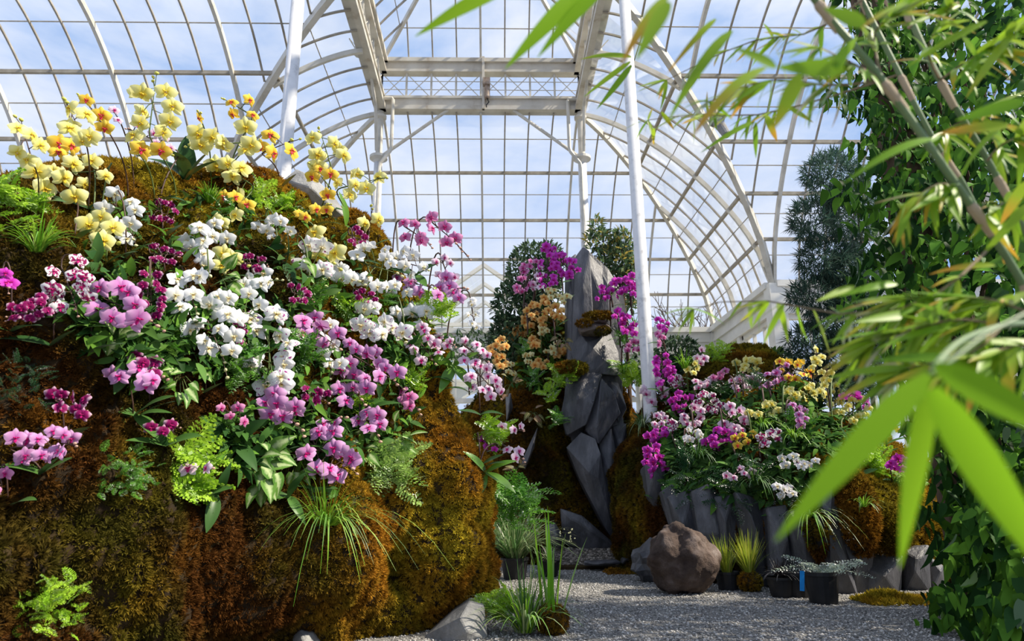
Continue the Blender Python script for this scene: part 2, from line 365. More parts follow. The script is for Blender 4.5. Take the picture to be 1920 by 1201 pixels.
def glazed_wall(name, p0, p1, nwin, label, wn):
    """cream wall: sill wall, corner posts, windows of two rows of panes, panelled cornice"""
    p0, p1 = Vector(p0), Vector(p1); d = (p1-p0); Lw = d.length; d.normalize(); nrm = Vector((d.y, -d.x, 0))
    def slab(a0, a1, z0, z1, t0, t1):
        q = [p0+d*a0+nrm*t0, p0+d*a1+nrm*t0, p0+d*a1+nrm*t1, p0+d*a0+nrm*t1]
        return [(v.x, v.y, z) for z in (z0, z1) for v in q], [(3, 2, 1, 0), (4, 5, 6, 7), (0, 1, 5, 4), (1, 2, 6, 5), (2, 3, 7, 6), (3, 0, 4, 7)]
    w = solo(name, mesh(name, *slab(0, Lw, -0.2, 0.9, -0.12, 0.12), WOODW), label, 'wall', kind='structure')
    for z0, z1, t in ((4.62, 4.70, 0.16), (4.70, 4.95, 0.08), (4.95, 5.02, 0.13), (5.02, 5.22, 0.10), (5.22, 5.36, 0.20)):
        c = bpy.data.objects.new('cornice_board', mesh('cornice_board', *slab(0, Lw, z0, z1, -0.1, t), WOODW)); link(c, w)
    n = nwin; ww = Lw/n
    for i in range(n+1):
        c = bpy.data.objects.new('post', mesh('post', *slab(max(0, i*ww-0.09), min(Lw, i*ww+0.09), 0.9, 4.62, -0.12, 0.14), WOODW)); link(c, w)
    for i in range(n):
        a0, a1 = i*ww+0.09, (i+1)*ww-0.09; wn[0] += 1
        fr = join(slab(a0, a0+0.07, 0.9, 4.62, -0.06, 0.07), slab(a1-0.07, a1, 0.9, 4.62, -0.06, 0.07), slab(a0, a1, 0.9, 1.0, -0.06, 0.09),
                  slab(a0, a1, 4.52, 4.62, -0.06, 0.07), slab(a0, a1, 3.35, 3.47, -0.06, 0.08))
        wo_ = solo('window_%d' % wn[0], mesh('window_frame', *fr, WOODW), '%s window from the left in the %s' % (('leftmost', 'second', 'third', 'fourth', 'fifth', 'sixth')[i], label), 'window', kind='structure')
        nm = max(2, round((a1-a0)/0.62)); 
        for k in range(1, nm):
            a = a0+(a1-a0)*k/nm; link(bpy.data.objects.new('muntin', mesh('muntin', *slab(a-0.02, a+0.02, 1.0, 4.55, -0.03, 0.05), WOODW)), wo_)
        for z0, z1 in ((1.0, 3.35), (3.47, 4.52)):
            for k in range(nm):
                b0, b1 = a0+(a1-a0)*k/nm, a0+(a1-a0)*(k+1)/nm; q0, q1 = p0+d*b0, p0+d*b1
                link(bpy.data.objects.new('pane', mesh('pane', [(q0.x, q0.y, z0), (q1.x, q1.y, z0), (q1.x, q1.y, z1), (q0.x, q0.y, z1)], [(0, 1, 2, 3)], GLASS)), wo_)
wn = [0]
glazed_wall('wall_back', (XL, YE, 0), (XR, YE, 0), 6, 'cream wall below the far end roof', wn)
glazed_wall('wall_right', (XR, YE, 0), (XR, YT, 0), 2, 'cream side wall right of the slate rock', wn)
glazed_wall('wall_left', (XL, YT, 0), (XL, YE, 0), 2, 'cream side wall hidden behind the orchid mound', wn)
glazed_wall('wall_transept_right', (XR, YT, 0), (XR+5.1, YT, 0), 2, 'cream transept wall behind the conifer', wn)
glazed_wall('wall_transept_left', (XL-5.1, YT, 0), (XL, YT, 0), 2, 'cream transept wall behind the left mound', wn)
for i, (x, y) in enumerate(((XR, YE), (XL, YE), (XR, YT), (XL, YT))):
    solo('trim_%d' % (5+i), mesh('corner_post', *box(x-0.17, x+0.17, y-0.17, y+0.17, 0, 5.30), WOODW), 'cream corner post %s' % ('at the right end of the far wall', 'at the left end of the far wall', 'between right side wall and transept', 'between left side wall and transept')[i], 'post', kind='structure')

# lantern: boxed girders with cross-braced strip, own hipped glass roof
LZ = (9.50, 9.86, 10.50, 10.86)
def girder(label, p0, p1, bays):
    p0, p1 = Vector(p0), Vector(p1); d = p1-p0; g = thing('lattice_girder', p0+Vector((0, 0, LZ[0])), label, 'girder', kind='structure')
    def hb(nm, z0, z1, w, m=IRON_OLD):
        zc = Vector((0, 0, (z0+z1)/2)); put(nm, mesh(nm, *beam([Vector((0, 0, 0)), d], w, z1-z0), m), g, p0+zc)
    hb('lower_flange', 9.50, 9.60, 0.26); hb('lower_web', 9.60, 9.80, 0.12); hb('lower_cap', 9.80, 9.86, 0.22)
    hb('upper_flange', 10.50, 10.56, 0.22); hb('upper_web', 10.56, 10.76, 0.12); hb('upper_cap', 10.76, 10.86, 0.26)
    for i in range(bays+1):
        a = p0+d*(i/bays); put('strut', mesh('strut', *beam([V3(0, 0, 9.86), V3(0, 0, 10.5)], 0.045, 0.045, Vector((0, 1, 0))), IRON), g, a)
        if i < bays:
            b = d/bays
            for z0, z1 in ((9.86, 10.5), (10.5, 9.86)):
                put('cross_brace', mesh('brace', *tube([V3(0, 0, z0), b+V3(0, 0, z1)], 0.011, 5), IRON), g, a)
    for z in (10.08, 10.30): put('tie_rod', mesh('rod', *tube([V3(0, 0, z), d+V3(0, 0, z)], 0.010, 5), IRON), g, p0)
girder('long cream lattice girder spanning above the far columns', (LXL, YL, 0), (LXR, YL, 0), 8)
girder('cream lattice girder running overhead on the left', (LXL, YL-8.5, 0), (LXL, YL, 0), 14)
girder('cream lattice girder running overhead on the right', (LXR, YL-8.5, 0), (LXR, YL, 0), 14)
lz = lambda u: 10.86+1.25*u-0.10*u*u
LR = [0, 0.45, 0.9, 1.35, 1.8, 2.25]
roof_face('roof_lantern_end', 'sloping glazed end of the roof lantern', lambda a, u: (a, YL-u), LXL, LXR, [(1, 1, LXR), (-1, 1, -LXL)], PH, lz, LR, 2.25, [0.9], (0.05, 0.08), cat='glass roof')
roof_face('roof_lantern_right', 'glazed right slope of the roof lantern', lambda a, u: (LXR-u, a), YL-6, YL, [(1, 1, YL)], YL, lz, LR, 2.25, [0.9], (0.05, 0.08))
roof_face('roof_lantern_left', 'glazed left slope of the roof lantern', lambda a, u: (LXL+u, a), YL-6, YL, [(1, 1, YL)], YL, lz, LR, 2.25, [0.9], (0.05, 0.08))
hip('trim_9', 'right hip of the roof lantern', lambda u: V3(LXR-u, YL-u, lz(u)), 0.07, 0.09, us=[0, 1.1, 2.25])
hip('trim_10', 'left hip of the roof lantern', lambda u: V3(LXL+u, YL-u, lz(u)), 0.07, 0.09, us=[0, 1.1, 2.25])

def column(x, y, h, label, r=0.075, capz=None, mat=WHITE_COL):
    c = thing('iron_column', (x, y, 0), label, 'column', 'white iron columns')
    put('shaft', mesh('shaft', *lathe([(r*1.15, 0), (r*1.1, 1.0), (r, capz or h)], (0, 0, 0), 20), mat, smooth=True), c, (x, y, 0))
    put('base', mesh('base', *lathe([(r*2.0, 0), (r*2.0, 0.1), (r*1.5, 0.16), (r*1.3, 0.3)], (0, 0, 0), 20), mat), c, (x, y, 0))
    if capz:
        put('capital', mesh('capital', *lathe([(r, -0.1), (r*1.3, -0.05), (r*2.1, 0.0), (r*2.1, 0.06), (r*1.2, 0.09)], (0, 0, 0), 20), IRON), c, (x, y, capz))
        put('upper_post', mesh('post', *lathe([(r*0.8, 0.05), (r*0.8, h-capz)], (0, 0, 0), 14), IRON), c, (x, y, capz))
        put('post_collar', mesh('collar', *lathe([(r*0.8, 0), (r*1.5, 0.03), (r*1.5, 0.09), (r*0.8, 0.12)], (0, 0, 0), 14), IRON), c, (x, y, h-0.2))
    else:
        put('capital', mesh('capital', *lathe([(r, -0.3), (r*1.8, -0.05), (r*1.8, 0)], (0, 0, 0), 20), IRON), c, (x, y, h))
    return c
column(-2.57, 7.75, 9.5, 'thick white column rising behind the yellow orchids', 0.082)
column(2.03, 8.75, 9.5, 'speckled white column standing right of the slate rock', 0.082)
column(LXL, YL, 9.5, 'far white column left of the end window with capital and drainpipe', 0.095, 8.30)
column(LXR, YL, 9.5, 'far white column rising behind the slate rock', 0.095, 8.30)
for s, x, lab in ((1, LXL, 'left'), (-1, LXR, 'right')):
    a, b = V3(x+s*0.08, YL-0.05, 8.35), V3(x+s*1.55, YL-0.05, 9.52); solo('diagonal_brace', mesh('brace', *tube([a-a, b-a], 0.04, 8), IRON), 'slanting brace from the %s far column up to the girder' % lab, 'brace', kind='structure', loc=a)
    # rainwater pipe with two bends
    q = [V3(x+s*0.02, YL-0.16, 9.75), V3(x+s*0.28, YL-0.16, 9.75), V3(x+s*0.30, YL-0.16, 9.70), V3(x+s*0.30, YL-0.16, 8.52), V3(x+s*0.28, YL-0.16, 8.42), V3(x+s*0.07, YL-0.16, 8.12), V3(x+s*0.05, YL-0.16, 8.0), V3(x+s*0.05, YL-0.16, 0)]
    solo('drainpipe', mesh('drainpipe', *tube([p-q[-1] for p in q], 0.042, 8), IRON), 'cream drainpipe bending down the %s far column' % lab, 'pipe', kind='structure', loc=q[-1])
    q = [V3(x-s*0.02, YL-0.2, 8.4), V3(x+s*0.02, YL-0.75, 9.2), V3(x, YL-1.3, 9.55)]
    solo('side_brace', mesh('side_brace', *tube([p-q[0] for p in q], 0.035, 8), IRON), 'cream brace from the %s far column to the side girder' % lab, 'brace', kind='structure', loc=q[0])
# chain motor on the girder
mo = thing('vent_motor', V3(-0.12, YL-0.18, 9.5), 'small rusty vent motor hanging at the middle of the girder', 'motor')
put('gearbox', mesh('gearbox', *box(-0.07, 0.09, -0.12, 0.06, 0.55, 0.72), BRONZE), mo, mo.location)
put('motor_body', mesh('motor_body', *lathe([(0.05, 0.22), (0.065, 0.25), (0.065, 0.5), (0.05, 0.55)], (0.02, -0.04, 0), 14), BRONZE), mo, mo.location)
put('cable', mesh('cable', *tube([V3(0.02, -0.04, 0.22), V3(0.06, -0.05, 0.12), V3(0.0, -0.05, 0.04), V3(0, -0.02, 0.0)], 0.014, 6), BLACKP), mo, mo.location)
put('mounting_post', mesh('mount', *box(-0.10, -0.04, 0.0, 0.10, 0.0, 1.36), IRON_OLD), mo, mo.location)
for x, y, lab in ((LXL-0.12, 12.0, 'left'), (LXR+0.12, 12.0, 'right')):
    jb = thing('junction_box', V3(x, y, 9.62), 'white junction box with loose cables on the %s overhead girder' % lab, 'electrical box')
    put('box', mesh('box', *lathe([(0.09, -0.09), (0.11, -0.05), (0.11, 0.05), (0.09, 0.09)], (0, 0, 0), 8), IRON), jb, jb.location)
    for k in range(3): put('cable', mesh('cable', *tube([V3(0, 0, 0.05), V3(rnd(-.2, .2), rnd(-.2, .2), 0.18), V3(rnd(-.1, .1), rnd(-.35, .35), rnd(0.0, 0.3))], 0.012, 5), IRON), jb, jb.location)
# spot lamp on the right valley
sp = P(1342, 222, 10.9); sl = thing('spot_lamp', sp, 'grey spot lamp hanging from the right valley rib', 'lamp')
ax = (P(1362, 252, 10.7)-sp).normalized(); Rm = frame(ax.orthogonal(), ax)
put('bracket', mesh('bracket', *join(tube([V3(0, 0, 0), V3(0, 0, 0.35)], 0.05, 8), tube([V3(0, 0, 0.1), V3(-0.6, 0.1, 0.08)], 0.02, 6)), IRON), sl, sp)
put('lamp_barrel', mesh('barrel', *lathe([(0.13, 0), (0.15, 0.06), (0.10, 0.08), (0.075, 0.5), (0.06, 0.52)], (0, 0, 0), 14), PALEROCK), sl, sp, Rm)

# glazed corridor beyond the end wall
ap = P(907, 497, 18.45)
dr = thing('door_1', (ap.x, 18.4, 0), 'white gabled glazed corridor beyond the far end wall', 'corridor', kind='structure')
for i, y in enumerate((18.45, 20.2, 22.2, 24.6, 27.5)):
    hw = 2.4; zz = ap.z-(1.75 if hw else 0)
    put('gable_frame', mesh('gable', *join(beam([V3(-hw, 0, -1.75), V3(0, 0, 0), V3(hw, 0, -1.75)], 0.12, 0.13, Vector((0, 1, 0))), beam([V3(-hw, 0, -1.75), V3(hw, 0, -1.75)], 0.08, 0.10), beam([V3(-hw, 0, -1.75), V3(-hw, 0, -ap.z)], 0.12, 0.12, Vector((0, 1, 0))), beam([V3(hw, 0, -1.75), V3(hw, 0, -ap.z)], 0.12, 0.12, Vector((0, 1, 0)))), WOODW), dr, (ap.x, y, ap.z))
for s in (-1, 1):
    for k in range(9):
        y0, y1 = 18.5+k, 19.46+k
        put('roof_panel', mesh('roof_panel', [(0, y0, 0), (0, y1, 0), (s*2.4, y1, -1.75), (s*2.4, y0, -1.75)], [(0, 1, 2, 3)], GLASS), dr, (ap.x, 0, ap.z))
arch = [V3(1.5*math.cos(a), 0, 1.5*math.sin(a)) for a in np.linspace(0, math.pi, 15)]
put('arched_end_wall', mesh('arched_end', *join(([tuple(p) for p in arch]+[tuple(p/max(abs(p.x)/2.3, p.z/1.85)) for p in arch], [(i, i+1, 16+i, 15+i) for i in range(14)]), beam([p for p in arch], 0.1, 0.1, Vector((0, 1, 0)))), WOODW), dr, (ap.x, 27.6, ap.z-3.6))

# ---------------------------------------------------------------- mounds, moss, rocks
def catmull(pts, n):
    pts = [np.array(p, float) for p in pts]; out = []
    m = len(pts)-1
    for i in range(n+1):
        s = i/n*m; k = min(int(s), m-1); t = s-k
        p0, p1, p2, p3 = pts[max(k-1, 0)], pts[k], pts[k+1], pts[min(k+2, m)]
        out.append(0.5*((2*p1)+(-p0+p2)*t+(2*p0-5*p1+4*p2-p3)*t*t+(-p0+3*p1-3*p2+p3)*t**3))
    return out
def mound(curve, profile, ns, nv, amp, bumps=(), seed=0):
    """curve: (x,y,height) along the foot, left to right as seen; profile: (inward, height fraction)"""
    cs = catmull(curve, ns); pr = catmull(profile, nv); vs, fs = [], []
    for i, c in enumerate(cs):
        t = cs[min(i+1, ns)]-cs[max(i-1, 0)]; t = t[:2]/np.linalg.norm(t[:2]); n = np.array((-t[1], t[0]))
        for q in pr:
            p = Vector((c[0]+n[0]*q[0], c[1]+n[1]*q[0], c[2]*q[1]))
            w = noise.fractal(p*1.9+Vector((seed, 0, 0)), 1.0, 2.0, 4)*amp+noise.noise(p*4.5)*amp*0.35+noise.noise(p*9)*amp*0.28+noise.noise(p*17)*amp*0.14
            d = Vector((-n[0], -n[1], 0.25)); p = p+d*w
            for b, r, h in bumps: p = p+d*(h*math.exp(-((p-b).length/r)**2))
            vs.append(p)
    k = nv+1
    for i in range(ns):
        for j in range(nv): a = i*k+j; fs.append((a, a+k, a+k+1, a+1))
    return vs, fs
def nz3(p, s, seed=0):
    """cheap smooth noise on an Nx3 array, about -1..1"""
    q = p*s+seed*1.7
    return (np.sin(q[:, 0]*1.3+np.sin(q[:, 1]*1.1)*1.7)+np.sin(q[:, 1]*1.7+np.sin(q[:, 2]*1.3)*1.5+1.3)+np.sin(q[:, 2]*1.5+np.sin(q[:, 0]*1.9)*1.3+2.1))/3
def sample(vs, fs, n):
    v = np.array([tuple(p) for p in vs]); f = np.array([q[:3] for q in fs]+[(q[0], q[2], q[3]) for q in fs if len(q) == 4])
    a, b, c = v[f[:, 0]], v[f[:, 1]], v[f[:, 2]]; cr = np.cross(b-a, c-a); ar = np.linalg.norm(cr, axis=1)
    i = rng.choice(len(f), n, p=ar/ar.sum()); r = rng.random((n, 2)); s = np.sqrt(r[:, :1]); w = r[:, 1:]
    nn = cr[i]/(ar[i][:, None]+1e-12)
    return a[i]*(1-s)+b[i]*(s*(1-w))+c[i]*(s*w), nn
# a moss tuft: eight short curved strands
tv, tf = [], []
for k in range(8):
    a = k*2.4; r = 0.25+0.75*((k*37) % 8)/8; o = Vector((math.cos(a), math.sin(a), 0)); s = Vector((-o.y, o.x, 0))*0.15
    b0 = o*0.10; tip = o*r*1.0+Vector((0, 0, 1.2-0.75*r)); tv += [b0+s, b0-s+Vector((0, 0, 0.15)), tip]; tf.append((3*k, 3*k+1, 3*k+2))
TUFT_V, TUFT_F = [tuple(v) for v in tv], tf
def moss(parent, vs, fs, n, size, colour, keep=None, name='moss'):
    p, nn = sample(vs, fs, n)
    flip = np.sum(nn*(np.array(CAM)-p), axis=1) < 0
    m = np.ones(len(p), bool) if keep is None else keep(p, nn)
    m &= np.sum(nn*(np.array(CAM)-p), axis=1)/np.linalg.norm(np.array(CAM)-p, axis=1) > -0.3; p, nn = p[m], nn[m]
    cl = nz3(p, 26, 4)*0.6+nz3(p, 47, 9)*0.4; p = p+nn*(cl*0.030*(size/0.025))[:, None]
    d = rng.normal(size=p.shape); rot = frames_np(d-np.sum(d*nn, axis=1, keepdims=True)*nn, nn+rng.normal(size=p.shape)*0.35)
    sc = size*(0.6+0.9*rng.random(len(p))); o = bpy.data.objects.new(name, bulk('moss', TUFT_V, TUFT_F, p, rot, sc, colour(p), MOSSM))
    link(o, parent); o.location = -parent.location; tag(o, kind='stuff'); return o
def mossmix(gold):
    A = np.array
    def f(p):
        a = nz3(p, 3.1, 1)[:, None]; b = nz3(p, 8.0, 2)[:, None]; g = np.clip(gold(p)+0.35*a[:, 0]+0.25*b[:, 0], 0, 1)[:, None]; o = np.clip(0.5+0.9*nz3(p, 4.3, 5)+0.3*nz3(p, 15, 3), 0, 1)[:, None]
        rust = A((0.085, 0.034, 0.009))*(1-g)+A((0.37, 0.175, 0.018))*g; oli = A((0.060, 0.054, 0.010))*(1-g)+A((0.40, 0.31, 0.026))*g
        c = rust*(1-o)+oli*o
        return c*(0.55+0.9*rng.random((len(p), 1)))
    return f
def bvh(vs, fs): return BVHTree.FromPolygons([Vector(v) for v in vs], fs)
def hit(tree, px, py, Ymax=30):
    h = tree.ray_cast(CAM, ray(px, py).normalized())
    return (h[0], h[1] if h[1].dot(ray(px, py)) < 0 else -h[1]) if h[0] is not None and h[0].y < Ymax else (None, None)

# left mound
PR_L = [(0.10, 0), (0.0, 0.10), (0.02, 0.25), (0.10, 0.42), (0.22, 0.60), (0.38, 0.76), (0.58, 0.89), (0.88, 0.98), (1.3, 1.0), (1.9, 0.93), (2.5, 0.7), (2.9, 0.2)]
LB = [(P(830, 900, 4.85), 0.30, 0.20), (P(630, 1060, 4.35), 0.30, 0.24), (P(500, 1130, 3.9), 0.20, 0.14), (P(840, 1040, 4.75), 0.26, 0.14), (P(742, 960, 4.75), 0.11, -0.22), (P(750, 1080, 4.6), 0.11, -0.2), (P(540, 1030, 4.2), 0.10, -0.16), (P(480, 1000, 3.9), 0.12, -0.12), (P(350, 1010, 3.3), 0.3, 0.10), (P(130, 1000, 2.7), 0.2, 0.08), (P(250, 950, 3.0), 0.3, -0.05)]
LV, LF = mound([(-3.6, 1.2, 1.9), (-2.5, 2.0, 2.0), (-1.95, 2.55, 2.12), (-1.62, 3.05, 2.55), (-1.3, 3.8, 3.02), (-0.78, 4.45, 3.25), (-0.36, 4.72, 2.75), (-0.07, 4.95, 2.2), (-0.06, 5.45, 1.95), (-0.5, 6.1, 2.3), (-1.3, 6.6, 2.6)], PR_L, 170, 90, 0.15, LB)
lm = thing('moss_mound', (-1.6, 3.6, 0), 'tall moss covered display mound filling the left half', 'mound')
put('mound_body', mesh('mound_body', LV, LF, SOILM, smooth=True), lm, (0, 0, 0)); LT = bvh(LV, LF)
gl = lambda p: np.maximum(np.clip((p[:, 0]+1.35)/0.7, 0, 1)*1.05-0.15, np.clip((p[:, 2]-2.2)/0.5, 0, 1)*0.8-0.1)  # golder to the right and at the crest: moss colour plus painted-in sunlight
moss(lm, LV, LF, 300000, 0.026, mossmix(gl))
KC = 1.09
# centre mound around the slate rock
PR_C = [(0.0, 0), (0.0, 0.2), (0.12, 0.4), (0.25, 0.6), (0.4, 0.8), (0.6, 0.95), (0.9, 1.0), (1.4, 0.9), (1.6, 0.3)]
_cv, CFc = mound([(-0.95, 10.2, 2.3), (-0.45, 9.3, 2.55), (0.08, 8.8, 2.75), (0.52, 8.72, 3.0), (0.88, 8.8, 3.35), (1.25, 9.0, 3.4), (1.65, 8.95, 3.3), (2.05, 9.1, 3.1), (2.35, 9.6, 2.4)], PR_C, 84, 40, 0.16, [(P(1035, 880, 8.7), 0.35, 0.15), (P(985, 800, 8.8), 0.3, 0.12)], 5)
CV = [CAM+(v-CAM)*KC for v in _cv]
cm = thing('moss_bank', (1.0, 9.3, 0), 'moss bank wrapped around the tall slate rock', 'mound')
put('bank_body', mesh('bank_body', CV, CFc, SOILM, smooth=True), cm, (0, 0, 0)); CT = bvh(CV, CFc)
moss(cm, CV, CFc, 90000, 0.036, mossmix(lambda p: np.full(len(p), 0.33)))
# right mound
PR_R = [(0.05, 0), (0.05, 0.25), (0.12, 0.44), (0.34, 0.58), (0.70, 0.74), (1.15, 0.89), (1.7, 1.0), (2.4, 0.95), (3.0, 0.4)]
RV, RF = mound([(1.55, 9.8, 2.8), (1.50, 8.8, 2.75), (1.70, 7.75, 2.25), (2.2, 7.1, 2.2), (2.75, 6.65, 2.15), (3.2, 6.45, 2.05), (3.8, 6.6, 1.9), (4.9, 7.0, 1.8)], PR_R, 90, 46, 0.10, (), 11)
rm = thing('planted_bed', (2.8, 7.4, 0), 'raised orchid bed behind the round boulder', 'mound')
put('bed_body', mesh('bed_body', RV, RF, SOILM, smooth=True), rm, (0, 0, 0)); RT = bvh(RV, RF)
moss(rm, RV, RF, 90000, 0.036, mossmix(lambda p: np.clip((p[:, 0]-2.0)*0.45, 0, 0.6)))
ALLT = (LT, CT, RT)

def rock_mesh(pts, Y, thick, mat=SLATE, seed=0, taper=0.86, cut=0.0):
    """faceted stone: outline corners at their own distances, a proud ridge, and a body behind; convex hull"""
    r = random.Random(seed); c = Vector((sum(p[0] for p in pts)/len(pts), sum(p[1] for p in pts)/len(pts), 0)); v = []
    for q in pts:
        y = Y+(q[2] if len(q) > 2 else r.uniform(-0.05, 0.06)); v.append(P(q[0], q[1], y))
    inner = []
    for k in range(3):
        a, b = r.choice(pts), r.choice(pts); t = r.uniform(0.3, 0.7)
        inner.append(P(c.x+(a[0]*t+b[0]*(1-t)-c.x)*0.55, c.y+(a[1]*t+b[1]*(1-t)-c.y)*0.55, Y-r.uniform(0.05, 0.14)))
    cen = sum(v, Vector())/len(v); back = [cen+(p-cen)*taper+Vector((0, thick, 0)) for p in v]
    bm = bmesh.new()
    for p in v+inner+back: bm.verts.new(p)
    bmesh.ops.convex_hull(bm, input=bm.verts)
    for x in [x for x in bm.verts if not x.link_faces]: bm.verts.remove(x)
    bmesh.ops.bevel(bm, geom=list(bm.edges), offset=0.012*Y/9, segments=1, affect='EDGES', clamp_overlap=True)
    me = bpy.data.meshes.new('rock'); bm.to_mesh(me); bm.free(); me.materials.append(mat); return me
def rock_part(name, parent, pts, Y, thick, **k):
    o = bpy.data.objects.new(name, rock_mesh(pts, Y, thick, seed=int(sum(p[0]+p[1] for p in pts)), **k)); link(o, parent); o.location = -parent.location; return o
sr = thing('slate_rock', (1.35, 8.9, 0), 'tall dark grey slate rock tower between magenta orchids', 'rock')
for pts, Y in (
    ([(1079, 480, .05), (1094, 460, 0), (1106, 470, -.05), (1110, 560, -.08), (1116, 640, -.05), (1092, 706, 0), (1068, 706, .05), (1078, 600, .06)], 8.70),
    ([(1103, 470, .1), (1140, 503, .0), (1168, 548, .0), (1176, 600, .1), (1160, 650, .1), (1112, 650, .0), (1108, 560, .05)], 8.80),
    ([(1063, 487, .1), (1080, 474, .1), (1086, 600, .05), (1076, 690, .05), (1062, 690, .1), (1070, 560, .1)], 8.95),
    ([(1086, 622, .1), (1145, 624, .1), (1160, 660, .05), (1163, 704, -.05), (1142, 702, -.08), (1080, 696, -.1), (1070, 660, .05)], 8.62),
    ([(1066, 704, .1), (1092, 694, .05), (1130, 700, .0), (1114, 756, -.1), (1100, 796, -.08), (1062, 818, 0), (1052, 772, .05)], 8.50),
    ([(1127, 706, .0), (1152, 735, 0), (1164, 775, .05), (1142, 805, .0), (1122, 834, -.1), (1096, 806, 0), (1106, 768, 0)], 8.52),
    ([(1130, 702, .1), (1160, 716, .1), (1176, 765, .05), (1160, 795, .05), (1142, 740, 0)], 8.72),
    ([(1062, 838, .1), (1090, 810, .05), (1116, 822, -.05), (1126, 850, -.1), (1141, 960, -.05), (1159, 1026, .05), (1136, 992, 0), (1112, 945, .0), (1086, 896, .05)], 8.42),
    ([(1122, 832, .05), (1146, 798, .05), (1162, 880, .05), (1167, 920, .1), (1158, 1020, .1), (1138, 962, -.03)], 8.50),
    ([(1148, 798, .1), (1174, 792, .1), (1178, 862, .1), (1168, 934, .1), (1150, 862, .05)], 8.66),
    ([(1050, 952, .05), (1092, 966, -.05), (1127, 1000, -.05), (1163, 1028, 0), (1100, 1034, 0), (1056, 1020, .05)], 8.25),
    ([(1022, 984, .05), (1040, 978, 0), (1062, 1014, -.02), (1052, 1032, 0), (1028, 1016, .05)], 8.15),
    ([(948, 742, .1), (958, 735, .05), (962, 765, 0), (950, 790, .1)], 8.62), ([(975, 870, .1), (1008, 800, .0), (1002, 838, 0), (985, 880, .1)], 8.45)):
    rock_part('slab', sr, pts, Y*KC, 0.42)
for pts in ([(1072, 486), (1098, 468), (1140, 512), (1166, 556), (1170, 640), (1070, 640)], [(1068, 600), (1164, 600), (1168, 740), (1160, 820), (1066, 820), (1058, 740)], [(1064, 790), (1170, 780), (1166, 930), (1157, 1024), (1132, 990), (1082, 880)]):
    rock_part('core_rock', sr, [(x, y, 0.0) for x, y in pts], 8.80*KC, 0.3)
for pts, Y, m in (([(1083, 612), (1098, 604), (1142, 606), (1147, 618), (1120, 626), (1090, 623)], 8.42, LEDGE), ([(1099, 600), (1122, 594), (1142, 600), (1136, 607), (1104, 608)], 8.46, LEDGE)):
    rock_part('ledge_stone', sr, pts, Y*KC, 0.25, mat=m)
def mosspatch(parent, px, py, Y, rx, ry, n, size, gold, depth=0.15):
    c = P(px, py, Y); k = Y/FPX; a = rng.normal(size=(n, 3)); a /= np.linalg.norm(a, axis=1, keepdims=True); r = np.array((rx*k, depth, ry*k)); p = np.array(c)+a*r*(0.85+0.3*rng.random((n, 1)))
    nn = a/r; nn /= np.linalg.norm(nn, axis=1, keepdims=True); d = rng.normal(size=p.shape)
    o = bpy.data.objects.new('moss', bulk('moss', TUFT_V, TUFT_F, p, frames_np(d, nn), size*(0.6+0.8*rng.random(n)), mossmix(lambda q: np.full(len(q), gold))(p), MOSSM)); link(o, parent); o.location = -parent.location; tag(o, kind='stuff')
for a in ((1122, 592, 8.4, 26, 6, 500, 0.035, 0.25), (1095, 606, 8.36, 14, 6, 260, 0.03, 0.2), (1070, 690, 8.45, 30, 11, 700, 0.04, 0.25), (1130, 620, 8.36, 14, 6, 250, 0.03, 0.1)): mosspatch(sr, a[0], a[1], a[2]*KC, *a[3:])

# slate slabs edging the right bed
sw = thing('slate_edging', (2.5, 6.4, 0), 'row of upright dark slate slabs edging the right bed', 'rock edging')
for pts, Y in (
    ([(1208, 872), (1232, 850), (1250, 890), (1262, 950), (1245, 990), (1215, 930)], 7.35), ([(1240, 920), (1262, 905), (1285, 960), (1300, 1040), (1270, 1030)], 7.05),
    ([(1252, 930), (1300, 915), (1318, 960), (1330, 1060), (1300, 1068), (1268, 1000)], 6.9), ([(1296, 920), (1330, 905), (1352, 930), (1348, 1000), (1366, 1085), (1330, 1085), (1310, 1000)], 6.7),
    ([(1340, 930), (1375, 925), (1385, 1000), (1372, 1090), (1350, 1085)], 6.62), ([(1378, 920), (1410, 930), (1440, 960), (1452, 1040), (1440, 1100), (1405, 1100), (1392, 1010)], 6.45),
    ([(1436, 950), (1475, 945), (1486, 1030), (1500, 1105), (1448, 1105)], 6.28), ([(1480, 960), (1520, 940), (1530, 1030), (1548, 1115), (1498, 1112)], 6.12),
    ([(1540, 935), (1560, 910), (1572, 1000), (1598, 1080), (1612, 1128), (1560, 1125), (1548, 1040)], 5.92), ([(1566, 1000), (1600, 990), (1640, 1030), (1630, 1128), (1606, 1132)], 5.98),
    ([(1600, 1060), (1652, 1030), (1694, 1040), (1690, 1124), (1640, 1126), (1610, 1130)], 6.05), ([(1688, 1030), (1742, 1020), (1748, 1118), (1692, 1122)], 6.1), ([(1740, 1040), (1770, 1060), (1778, 1112), (1744, 1116)], 6.2)):
    rock_part('slab', sw, pts, Y+0.36, 0.34)
for a in ((1600, 960, 5.95, 36, 70, 2600, 0.036, 0.35), (1660, 990, 6.05, 40, 40, 1500, 0.036, 0.3), (1530, 1000, 6.0, 18, 40, 700, 0.036, 0.3)): mosspatch(sw, a[0], a[1], a[2]+0.36, *a[3:], depth=0.2)
